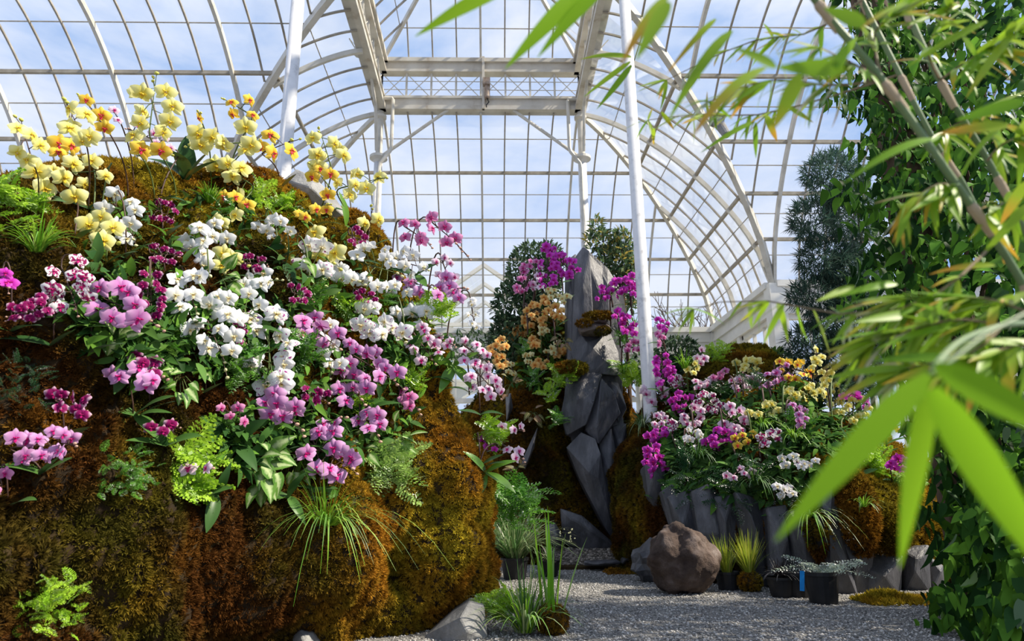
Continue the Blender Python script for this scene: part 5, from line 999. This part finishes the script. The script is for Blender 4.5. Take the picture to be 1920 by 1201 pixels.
underplant((RT,), YfR, [(1340, 780, 130, 60), (1470, 760, 130, 60), (1400, 850, 180, 50), (1560, 800, 90, 60), (1300, 860, 80, 50), (1400, 905, 160, 35)], 3200, 0.16, DARKG+[(0.10, 0.22, 0.03)], 'low leaves filling between the orchids of the right bed')

# ---------------------------------------------------------------- potted and ground plants
def ground(px, py): d = ray(px, py); return CAM+d*(-EYE/d.z)
def potted(px, py, r, h, blades, ln, w, sp, cols, label, group, droop=0.8, tall=None):
    g = ground(px, py); root = thing('potted_grass', g, label, 'potted plant', group); nursery_pot(root, g, r, h)
    grass(g+Vector((0, 0, h*0.9)), blades, ln, w, sp, cols, label, droop=droop, parent=root); return root
YEL = [(0.36, 0.42, 0.04), (0.26, 0.36, 0.04), (0.44, 0.44, 0.08)]; BLK = [(0.012, 0.012, 0.014), (0.025, 0.022, 0.026), (0.04, 0.035, 0.04)]
GP = 'potted plants along the slate slabs'
potted(965, 1085, 0.15, 0.22, 340, 0.98, 0.013, 0.8, VARG, 'fountain of pale variegated grass in a black pot by the golden moss', GP)
potted(1030, 1080, 0.12, 0.17, 70, 0.32, 0.009, 0.8, BLK+VARG, 'low dark tuft in a black pot right of the fountain grass', GP)
potted(1366, 1105, 0.11, 0.16, 150, 0.42, 0.008, 0.5, YEL, 'yellow-green grass in a black pot touching the boulder', GP, 0.5)
r = thing('moss_root_grass', ground(1408, 1108), 'yellow-green grass with a bare moss ball root', 'potted plant', GP); g = r.location.copy()
ic = bmesh.new(); bmesh.ops.create_icosphere(ic, subdivisions=3, radius=1.0)
for v in ic.verts: v.co = Vector((v.co.x*0.10, v.co.y*0.10, v.co.z*0.085))*(1+0.2*noise.noise(v.co*3))
bm_ = bpy.data.meshes.new('root_ball'); ic.to_mesh(bm_); ic.free(); bm_.materials.append(SOILM); put('root_ball', bm_, r, g+Vector((0, 0, 0.085)))
RBALL = bm_
def ballmoss(root, c, s, gold, n=500):
    a = rng.normal(size=(n, 3)); a /= np.linalg.norm(a, axis=1, keepdims=True); p = np.array(c)+a*np.array((0.1, 0.1, 0.085))*s; d = rng.normal(size=p.shape)
    o = bpy.data.objects.new('moss', bulk('moss', TUFT_V, TUFT_F, p, frames_np(d, a), 0.022*(0.7+0.7*rng.random(n)), mossmix(lambda q: np.full(len(q), gold))(p), MOSSM)); link(o, root); o.location = -root.location; tag(o, kind='stuff')
ballmoss(r, g+Vector((0, 0, 0.085)), 1, 0.45); grass(g+Vector((0, 0, 0.15)), 170, 0.46, 0.008, 0.5, YEL, '', droop=0.5, parent=r)
potted(1468, 1118, 0.12, 0.16, 130, 0.26, 0.010, 0.9, BLK, 'black mondo grass in a black pot', GP)
fp = thing('potted_fern', ground(1545, 1130), 'silvery fern in a black pot with a blue tag', 'potted plant', GP); g = fp.location.copy(); nursery_pot(fp, g, 0.135, 0.24)
for i in range(9): a = i*0.75+rnd(-.3, .3); put('frond', random.choice(FERN['silver']), fp, g+Vector((0, 0, 0.22)), frame(Vector((math.cos(a), math.sin(a)*0.8-0.2, 0.55)), Vector((0, -0.5, 1))), rnd(0.24, 0.34))
put('blue_tag', mesh('tag', *box(-0.018, 0.018, -0.002, 0.002, 0, 0.15), BLUET), fp, g+Vector((-0.19, -0.06, 0.10)), Matrix.Rotation(0.12, 3, 'Y'))
g = ground(1500, 1118); bp_ = thing('black_pot', g, 'empty black nursery pot left of the blue tag', 'pot', GP); nursery_pot(bp_, g, 0.13, 0.2)
fern((LT,), lambda x: 5, 'green', 965, 960, 62, 30, 'green fern mound behind the fountain grass', 'ferns on the path edge', D=6.9)
fern((LT,), lambda x: 5, 'bright', 938, 1140, 44, 26, 'bright fern on the path at the foot of the golden moss', 'ferns on the path edge', D=4.75)
# tall grass with moss ball at the frame bottom
g = ground(1035, 1188); g = Vector((g.x, g.y, 0)); r = thing('tall_grass', g, 'tall broad-bladed grass with an orange root ball at the frame bottom', 'grass'); put('root_ball', RBALL, r, g+Vector((0, 0, 0.08))); ballmoss(r, g+Vector((0, 0, 0.085)), 1.0, 0.35)
grass(g+Vector((0, 0, 0.14)), 18, 0.82, 0.018, 0.35, GREENS[:2]+[(0.2, 0.34, 0.10)], '', droop=0.5, parent=r)
g2 = P(985, 1205, 4.6); grass(Vector((g2.x, g2.y, 0.02)), 170, 0.62, 0.010, 0.75, VARG+GREENS, 'pale grass at the bottom edge left of the orange root ball', droop=0.8)
s0, s1 = P(1040, 1130, 4.9), P(1060, 1000, 4.9); st = thing('seed_stalk', s0, 'dry seed head stalk rising in front of the pebbles', 'grass')
put('stalk', mesh('stalk', *tube([s0, s0.lerp(s1, .5), s1], 0.003, 5), STEM_G), st)
for k in range(16): put('seed', BUD['w'], st, s1+Vector((rnd(-.05, .07), rnd(-.03, .03), rnd(-.06, .03))), frame(rv(1), rv(1)), rnd(0.010, 0.018))

# ---------------------------------------------------------------- shrubs, conifer, bare tree
def shrub(name, label, blobs, Y, depth, leaf, n, cols, trunk=None, tmpl=None, cat='shrub', group=None, wid=0.42, tuft=0):
    root = thing(name, (P(blobs[0][0], blobs[0][1], Y).x, Y, 0), label, cat, group); A = np.array([b[2]*b[3] for b in blobs], float); P_, Dn, Nn = [], [], []; k = Y/FPX
    for i in range(n):
        b = blobs[rng.choice(len(blobs), p=A/A.sum())]; u = rv(1)
        while u.length > 1: u = rv(1)
        u = u.normalized()*(u.length**0.5); c = P(b[0]+u.x*b[2], b[1]-u.z*b[3], Y+u.y*depth); out = Vector((u.x, u.y, u.z+0.3))
        if tuft:
            for q in range(tuft): P_.append(c); Dn.append(rv(1)+out*0.7); Nn.append(Vector((0, 0, 1))+rv(.6))
        else: P_.append(c); Dn.append(rv(1)+out*0.8); Nn.append(out+Vector((0, 0, 0.8))+rv(0.6))
    g = leaf_geo(1, wid, 0.2, 0.12, 2 if tuft else 3, 1 if tuft else 2, 0.75); m = len(P_); c = np.array(cols)[rng.integers(len(cols), size=m)]*(0.6+0.8*rng.random((m, 1)))
    o = bpy.data.objects.new('foliage', bulk('foliage', [tuple(v) for v in g[0]], g[1], np.array(P_), frames_np(np.array(Dn), np.array(Nn)), leaf*(0.6+0.8*rng.random(m)), c, COLM)); link(o, root); o.location = -root.location; tag(o, kind='stuff')
    for i, b in enumerate(trunk or [(blobs[0][0], blobs[0][1])]):
        t = P(b[0], b[1], Y); bs = Vector((t.x*0.7+root.location.x*0.3, Y, 0)); put('trunk', mesh('trunk', *tube([bs, bs.lerp(t, 0.5)+rv(0.06), t], [0.05, 0.035, 0.012], 7), BARK), root, (0, 0, 0))
    return root
SHG = [(0.025, 0.055, 0.025), (0.05, 0.09, 0.04), (0.10, 0.16, 0.08)]
shrub('evergreen_shrub', 'dense dark evergreen shrub left behind the slate rock', [(1000, 520, 52, 66), (975, 580, 52, 60), (955, 650, 40, 60), (1030, 490, 26, 36)], 10.6, 0.55, 0.085, 5200, SHG, [(1000, 500), (960, 600)])
shrub('flowering_shrub', 'pale leaved shrub with yellowish tips rising behind the slate rock', [(1150, 500, 36, 46), (1120, 450, 22, 26), (1120, 425, 12, 18), (1165, 480, 26, 50), (1160, 442, 14, 12), (1185, 540, 20, 40)], 10.8, 0.4, 0.10, 2400, SHG+[(0.16, 0.22, 0.09), (0.36, 0.28, 0.06), (0.12, 0.2, 0.08)], [(1130, 430), (1165, 460)], wid=0.34)
shrub('dark_shrub', 'dark small-leaved shrub behind the column foot', [(1275, 665, 40, 34), (1250, 700, 50, 30)], 9.6, 0.4, 0.07, 2200, SHG, [(1270, 660)])
shrub('leafy_shrub', 'light green shrub at the top of the right bed', [(1385, 690, 90, 36), (1340, 680, 40, 22), (1440, 680, 50, 24), (1420, 715, 70, 26)], 9.2, 0.5, 0.09, 4200, SHG+[(0.12, 0.24, 0.04), (0.2, 0.34, 0.05)], [(1360, 690), (1420, 690)])
shrub('conifer', 'feathery blue-green conifer standing left of the climbing vine', [(1565, 330, 58, 46), (1530, 415, 48, 40), (1600, 400, 50, 60), (1560, 490, 66, 36), (1600, 520, 56, 50), (1535, 555, 58, 34), (1600, 610, 80, 50), (1520, 645, 44, 38), (1590, 680, 70, 44), (1570, 720, 70, 30)], 8.6, 0.7, 0.13, 2600, [(0.022, 0.055, 0.04), (0.04, 0.085, 0.06), (0.075, 0.13, 0.095)], [(1600, 330), (1580, 500), (1620, 600)], cat='tree', wid=0.10, tuft=11)
shrub('far_hedge', 'green shrubbery outside the far windows', [(900, 650, 100, 30), (1290, 690, 60, 30), (1180, 680, 60, 40)], 17.2, 0.4, 0.16, 1200, SHG+[(0.10, 0.16, 0.08)])
bt = thing('bare_tree', (P(1255, 600, 26).x, 26, 0), 'leafless winter tree outside the glass right of the white column', 'tree'); geo = []
def branch(p, d, ln, r, lev):
    q = p+d*ln; geo.append(tube([p, (p+q)/2+rv(0.06*ln), q], [r, r*0.85, r*0.7], 5, False))
    if lev:
        for k in range(3 if lev > 1 else 4): branch(p.lerp(q, rnd(0.6, 1.0)), (d+rv(0.75)+Vector((0, 0, 0.12))).normalized(), ln*rnd(0.6, 0.8), r*0.62, lev-1)
b0 = Vector(bt.location); branch(b0, Vector((0.05, 0, 1)), 3.4, 0.16, 5); put('branches', mesh('branches', *join(*geo), BARK), bt)

# ---------------------------------------------------------------- climbing vine
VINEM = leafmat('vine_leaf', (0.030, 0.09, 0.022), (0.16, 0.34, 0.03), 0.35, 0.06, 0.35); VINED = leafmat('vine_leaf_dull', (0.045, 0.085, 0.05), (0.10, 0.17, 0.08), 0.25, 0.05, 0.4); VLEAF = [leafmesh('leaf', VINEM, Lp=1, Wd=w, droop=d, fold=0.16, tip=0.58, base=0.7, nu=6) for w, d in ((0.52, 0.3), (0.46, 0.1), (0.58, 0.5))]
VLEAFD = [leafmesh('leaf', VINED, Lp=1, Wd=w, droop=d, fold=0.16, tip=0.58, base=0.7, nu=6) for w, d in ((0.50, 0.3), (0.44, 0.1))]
vb = Vector((3.15, 4.65, 0)); vine = thing('climbing_vine', vb, 'tall dense climbing vine with broad hanging leaves at the right edge', 'vine')
edge = lambda y: float(np.interp(y, [-60, 0, 100, 200, 300, 450, 560, 650, 720, 820, 900, 1000, 1100, 1250], [1520, 1560, 1590, 1580, 1600, 1590, 1610, 1650, 1680, 1690, 1720, 1745, 1745, 1770]))
lv = []
for i in range(5400):
    y = rnd(-90, 1290); e0 = edge(y)+28*math.sin(y*0.031)+18*math.sin(y*0.083+1)+rnd(-25, 25); t = random.random()**(0.9 if y > 700 else 1.25); px = e0+(2040-e0)*t; Y = 3.75+0.75*((1-t)**2)+rnd(0, 0.95)**1.2
    if 850 < y < 1060 and px < 1790 and random.random() < 0.45: continue
    p = P(px, y, Y); outx = (0.4-t)*1.0; d = Vector((outx*0.9-0.2, -0.25, -0.7))+rv(0.6); n_ = Vector((outx, -0.75, 0.55))+rv(0.4); lv.append((p, d, n_, rnd(0.08, 0.145)*(1.15 if y > 850 else 1.0)))
lv.sort(key=lambda a: a[0].y)
for i in range(2600):
    y = rnd(-90, 1290); e0 = edge(y)+50; px = rnd(e0, 2040); lv.append((P(px, y, rnd(4.75, 5.5)), Vector((rnd(-.5, .5), -0.2, -0.7))+rv(0.5), Vector((0, -0.8, 0.4))+rv(0.4), rnd(0.11, 0.17)))
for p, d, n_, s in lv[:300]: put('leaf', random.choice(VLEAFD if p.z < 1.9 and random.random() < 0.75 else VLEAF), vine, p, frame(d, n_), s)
rest = lv[300:]; g = leaf_geo(1, 0.52, 0.3, 0.16, 4, 2, 0.58, 0.7); gc = np.array([(0.02, 0.06, 0.016), (0.04, 0.12, 0.022), (0.08, 0.20, 0.025), (0.12, 0.28, 0.03)])
o = bpy.data.objects.new('inner_leaves', bulk('inner', [tuple(v) for v in g[0]], g[1], np.array([tuple(a[0]) for a in rest]), frames_np(np.array([tuple(a[1]) for a in rest]), np.array([tuple(a[2]) for a in rest])), np.array([a[3] for a in rest]), gc[rng.integers(4, size=len(rest))]*(0.7+0.6*rng.random((len(rest), 1))), COLM)); link(o, vine); o.location = -vb; tag(o, kind='stuff')
for k in range(6):
    x = vb.x+rnd(0.1, 0.7); q = [Vector((vb.x+rnd(-.1, .3), vb.y+rnd(-.1, .3), 0))]+[Vector((x+rnd(-.15, .15)+0.05*z, vb.y+rnd(-.15, .3), z)) for z in (0.7, 1.5, 2.4, 3.3, 4.4)]
    put('vine_stem', mesh('vine_stem', *tube(q, [0.022, 0.02, 0.018, 0.016, 0.014, 0.01], 6), BARK), vine, (0, 0, 0))
put('support_trunk', mesh('support_trunk', *tube([V3(0.35, 0.45, 0), V3(0.3, 0.45, 2.5), V3(0.2, 0.4, 5.2)], [0.20, 0.18, 0.14], 12), BARK), vine, vb)

# ---------------------------------------------------------------- bamboo in front
BAM = leafmat('bamboo_leaf', (0.17, 0.36, 0.02), (0.34, 0.48, 0.03), 0.5, 0.05, 0.4, tips=(0.60, 0.34, 0.04)); BLEAF = [leafmesh('leaf', BAM, Lp=1, Wd=0.14, droop=d, fold=0.10, tip=0.62, base=0.3, nu=9, nv=2) for d in (0.05, 0.18, 0.32)]
BLEAFW = [leafmesh('leaf', BAM, Lp=1, Wd=0.21, droop=d, fold=0.08, tip=0.62, base=0.3, nu=9, nv=2) for d in (0.05, 0.15)]
CULM = surf('bamboo_cane', [(0.3, (0.09, 0.15, 0.06)), (0.6, (0.16, 0.23, 0.10)), (0.8, (0.30, 0.24, 0.14))], 4, 0.4, 0.05); TWIG = surf('bamboo_twig', [(0.3, (0.13, 0.10, 0.05)), (0.7, (0.25, 0.19, 0.11))], 12, 0.6, 0); NODE = surf('bamboo_sheath', [(0.3, (0.30, 0.22, 0.14)), (0.7, (0.46, 0.37, 0.26))], 12, 0.7, 0.1)
BLEAFN = [leafmesh('leaf', leafmat('fresh_bamboo_leaf', (0.20, 0.42, 0.015), (0.28, 0.48, 0.02), 0.5, 0.02, 0.5), Lp=1, Wd=0.21, droop=0.08, fold=0.08, tip=0.62, base=0.3, nu=9, nv=2)]
def bamboo(label, path, Y0, Y1, r0, leaves, twigs, group='bamboo canes at the right'):
    pts = [P(x, y, Y0+(Y1-Y0)*i/(len(path)-1)) for i, (x, y) in enumerate(path)]; root = thing('bamboo', pts[-1], label, 'bamboo', group)
    sm = [Vector(p) for p in catmull([tuple(p) for p in pts], 24)]; put('culm', mesh('culm', *tube(sm, r0, 10), CULM, smooth=True), root, (0, 0, 0))
    for k in range(4, 24, 6) if r0 > 0.004 else ():
        t = (sm[k]-sm[k-1]).normalized(); put('node', mesh('node', *tube([-t*0.012, -t*0.004, t*0.004, t*0.05], [r0*1.05, r0*1.45, r0*1.35, r0*1.12], 10), NODE), root, sm[k])
    for tw in twigs:
        q = [P(*a) for a in tw[0]]; q = [Vector(v) for v in catmull([tuple(v) for v in q], 8)]; put('twig', mesh('twig', *tube(q, [0.0026-0.0002*i for i in range(9)], 5), TWIG), root, (0, 0, 0))
        for k in range(int(tw[1]*1.6)):
            t = rnd(0.25, 1.0); i = min(7, int(t*8)); p = q[i].lerp(q[i+1], t*8-i if i < 7 else 1.0); d = (q[i+1]-q[i]).normalized()*rnd(0.3, 1.0)+Vector((rnd(-.6, .6), rnd(-.5, .5), rnd(-0.9, 0.25)))
            put('leaf', random.choice(BLEAF), root, p, frame(d, Vector((0, -0.5, 1))+rv(0.7)), rnd(*tw[2]))
    for (tx, ty, bx, by, w, Y) in leaves:
        b, t = P(bx, by, Y), P(tx, ty, Y*rnd(0.96, 1.03)); d = t-b; ln = d.length; k = w*Y/FPX; rt_ = k/ln
        o = put('leaf', random.choice(BLEAFN if r0 < 0.003 else (BLEAFW if rt_ > 0.17 else BLEAF)), root, b, frame(d+Vector((0, 0, 0.08*ln)), (CAM-b).normalized()+Vector((0, 0, 0.5))+rv(0.3)), ln*1.03)
        o.scale.x *= min(1.9, max(0.6, rt_/(0.21 if rt_ > 0.17 or r0 < 0.003 else 0.14)))
    return root
bamboo('nearest thick bamboo cane slanting across the right side', [(1500, -40), (1552, 30), (1654, 150), (1800, 356), (1867, 450), (1960, 600)], 0.95, 1.05, 0.0062,
    [(1264, 176, 1372, 58, 26, .85), (1271, 108, 1342, 36, 14, .95), (1301, 204, 1436, 126, 38, .72), (1385, 90, 1455, 126, 24, .65), (1456, 240, 1500, 140, 34, .7), (1460, 132, 1582, 130, 40, .62), (1592, 78, 1568, 128, 30, .62), (1546, 18, 1622, 46, 36, .62), (1622, 38, 1702, 6, 24, .62),
     (1200, 108, 1254, 4, 34, .6), (1168, 98, 1252, -8, 30, .65), (1604, 300, 1750, 260, 25, .8), (1717, 398, 1792, 350, 18, 1.0), (1690, 396, 1782, 348, 14, 1.0), (1782, 420, 1792, 352, 14, 1.0)],
    [([(1654, 150, 1.0), (1560, 160, 1.0), (1440, 150, 1.05), (1330, 190, 1.1)], 26, (0.05, 0.09)), ([(1654, 150, 1.0), (1600, 120, .95), (1540, 90, .9)], 14, (0.05, 0.09)), ([(1800, 356, 1.02), (1760, 345, 1.0), (1690, 390, 1.0)], 14, (0.06, 0.10)), ([(1654, 150, 1.0), (1640, 60, 1.0), (1700, 20, .95)], 16, (0.06, 0.10)), ([(1867, 450, 1.0), (1820, 500, .95), (1740, 560, .95), (1600, 590, 1.0), (1400, 560, 1.25), (1300, 580, 1.4)], 34, (0.05, 0.09))])
bamboo('slimmer bamboo cane left of the second one at the top right', [(1600, -40), (1616, 0), (1687, 139), (1755, 270), (1800, 334), (1850, 430)], 1.25, 1.3, 0.0056,
    [(1459, 268, 1436, 216, 15, 1.3), (1523, 230, 1480, 202, 12, 1.3), (1417, 294, 1417, 230, 11, 1.4), (1327, 276, 1414, 228, 9, 1.4), (1093, 97, 1184, 107, 13, 1.5), (1100, 182, 1182, 116, 13, 1.5), (1127, 204, 1184, 122, 14, 1.5), (1265, 245, 1240, 210, 9, 1.5), (1224, 275, 1226, 240, 8, 1.5), (1275, 190, 1310, 140, 9, 1.4)],
    [([(1687, 139, 1.28), (1560, 180, 1.3), (1420, 215, 1.4), (1300, 215, 1.5), (1215, 225, 1.55)], 26, (0.045, 0.08)), ([(1755, 270, 1.28), (1780, 240, 1.2), (1860, 200, 1.1)], 14, (0.06, 0.10)), ([(1616, 0, 1.25), (1520, 60, 1.3), (1400, 80, 1.35), (1250, 150, 1.5)], 22, (0.05, 0.08))])
bamboo('bamboo cane with pale sheaths at the upper right corner', [(1690, -30), (1702, 22), (1762, 150), (1852, 300), (1912, 412), (1960, 500)], 1.15, 1.2, 0.0060,
    [(1842, 592, 1902, 552, 20, .95), (1757, 501, 1865, 497, 15, .95), (1880, 420, 1925, 340, 22, .95), (1860, 470, 1930, 380, 18, .95), (1820, 180, 1900, 60, 22, .95), (1795, 300, 1890, 230, 18, .95), (1705, 55, 1800, 10, 16, 1.0), (1720, 112, 1850, 40, 18, .9), (1800, 230, 1920, 190, 30, .7), (1770, 250, 1890, 235, 26, .7)],
    [([(1762, 150, 1.17), (1820, 110, 1.05), (1910, 60, .95)], 22, (0.07, 0.11)), ([(1762, 150, 1.17), (1740, 90, 1.1), (1780, 20, 1.0)], 14, (0.06, 0.10)), ([(1852, 300, 1.17), (1880, 270, 1.05), (1930, 250, 1.0)], 14, (0.06, 0.10)), ([(1912, 412, 1.18), (1890, 380, 1.1), (1850, 400, 1.0)], 12, (0.06, 0.10))])
bamboo('bamboo shoot with a drooping fan of yellowing leaves at mid right', [(2050, 560), (1960, 600), (1880, 610), (1800, 640), (1750, 690)], 0.9, 0.62, 0.0035,
    [(1538, 568, 1602, 536, 15, 1.0), (1600, 542, 1682, 532, 17, 1.0), (1526, 596, 1616, 576, 9, 1.05), (1613, 611, 1732, 586, 23, .95), (1563, 684, 1648, 669, 11, 1.0), (1634, 688, 1748, 650, 19, .95), (1660, 640, 1790, 612, 18, .9), (1680, 700, 1800, 640, 18, .9), (1700, 580, 1800, 560, 16, .95), (1590, 640, 1690, 622, 14, 1.0)],
    [([(1880, 610, .9), (1780, 600, .9), (1640, 640, .95)], 24, (0.06, 0.11)), ([(1960, 600, .9), (1850, 560, .9), (1700, 560, .95)], 20, (0.06, 0.11)), ([(1880, 610, .9), (1820, 660, .85), (1700, 690, .9)], 26, (0.06, 0.11)), ([(2000, 640, .9), (1900, 650, .85), (1800, 680, .85)], 20, (0.06, 0.11))])
bamboo('huge blurred bamboo leaves hanging closest to the camera at lower right', [(1980, 560), (1860, 620), (1790, 670), (1745, 700)], 0.55, 0.46, 0.0016,
    [(1482, 1012, 1742, 702, 56, .44), (1690, 1056, 1746, 730, 30, .46), (1990, 1130, 1748, 728, 70, .43), (2030, 850, 1752, 686, 64, .44)], [])
bamboo('large blurred bamboo leaves hanging in from the top edge', [(1330, -260), (1240, -120), (1140, -60), (1040, -40), (960, -35)], 0.9, 0.8, 0.0020,
    [(792, 63, 965, -32, 40, .8), (967, 121, 1094, -24, 26, .8), (1020, 97, 1140, -34, 36, .8)], [])
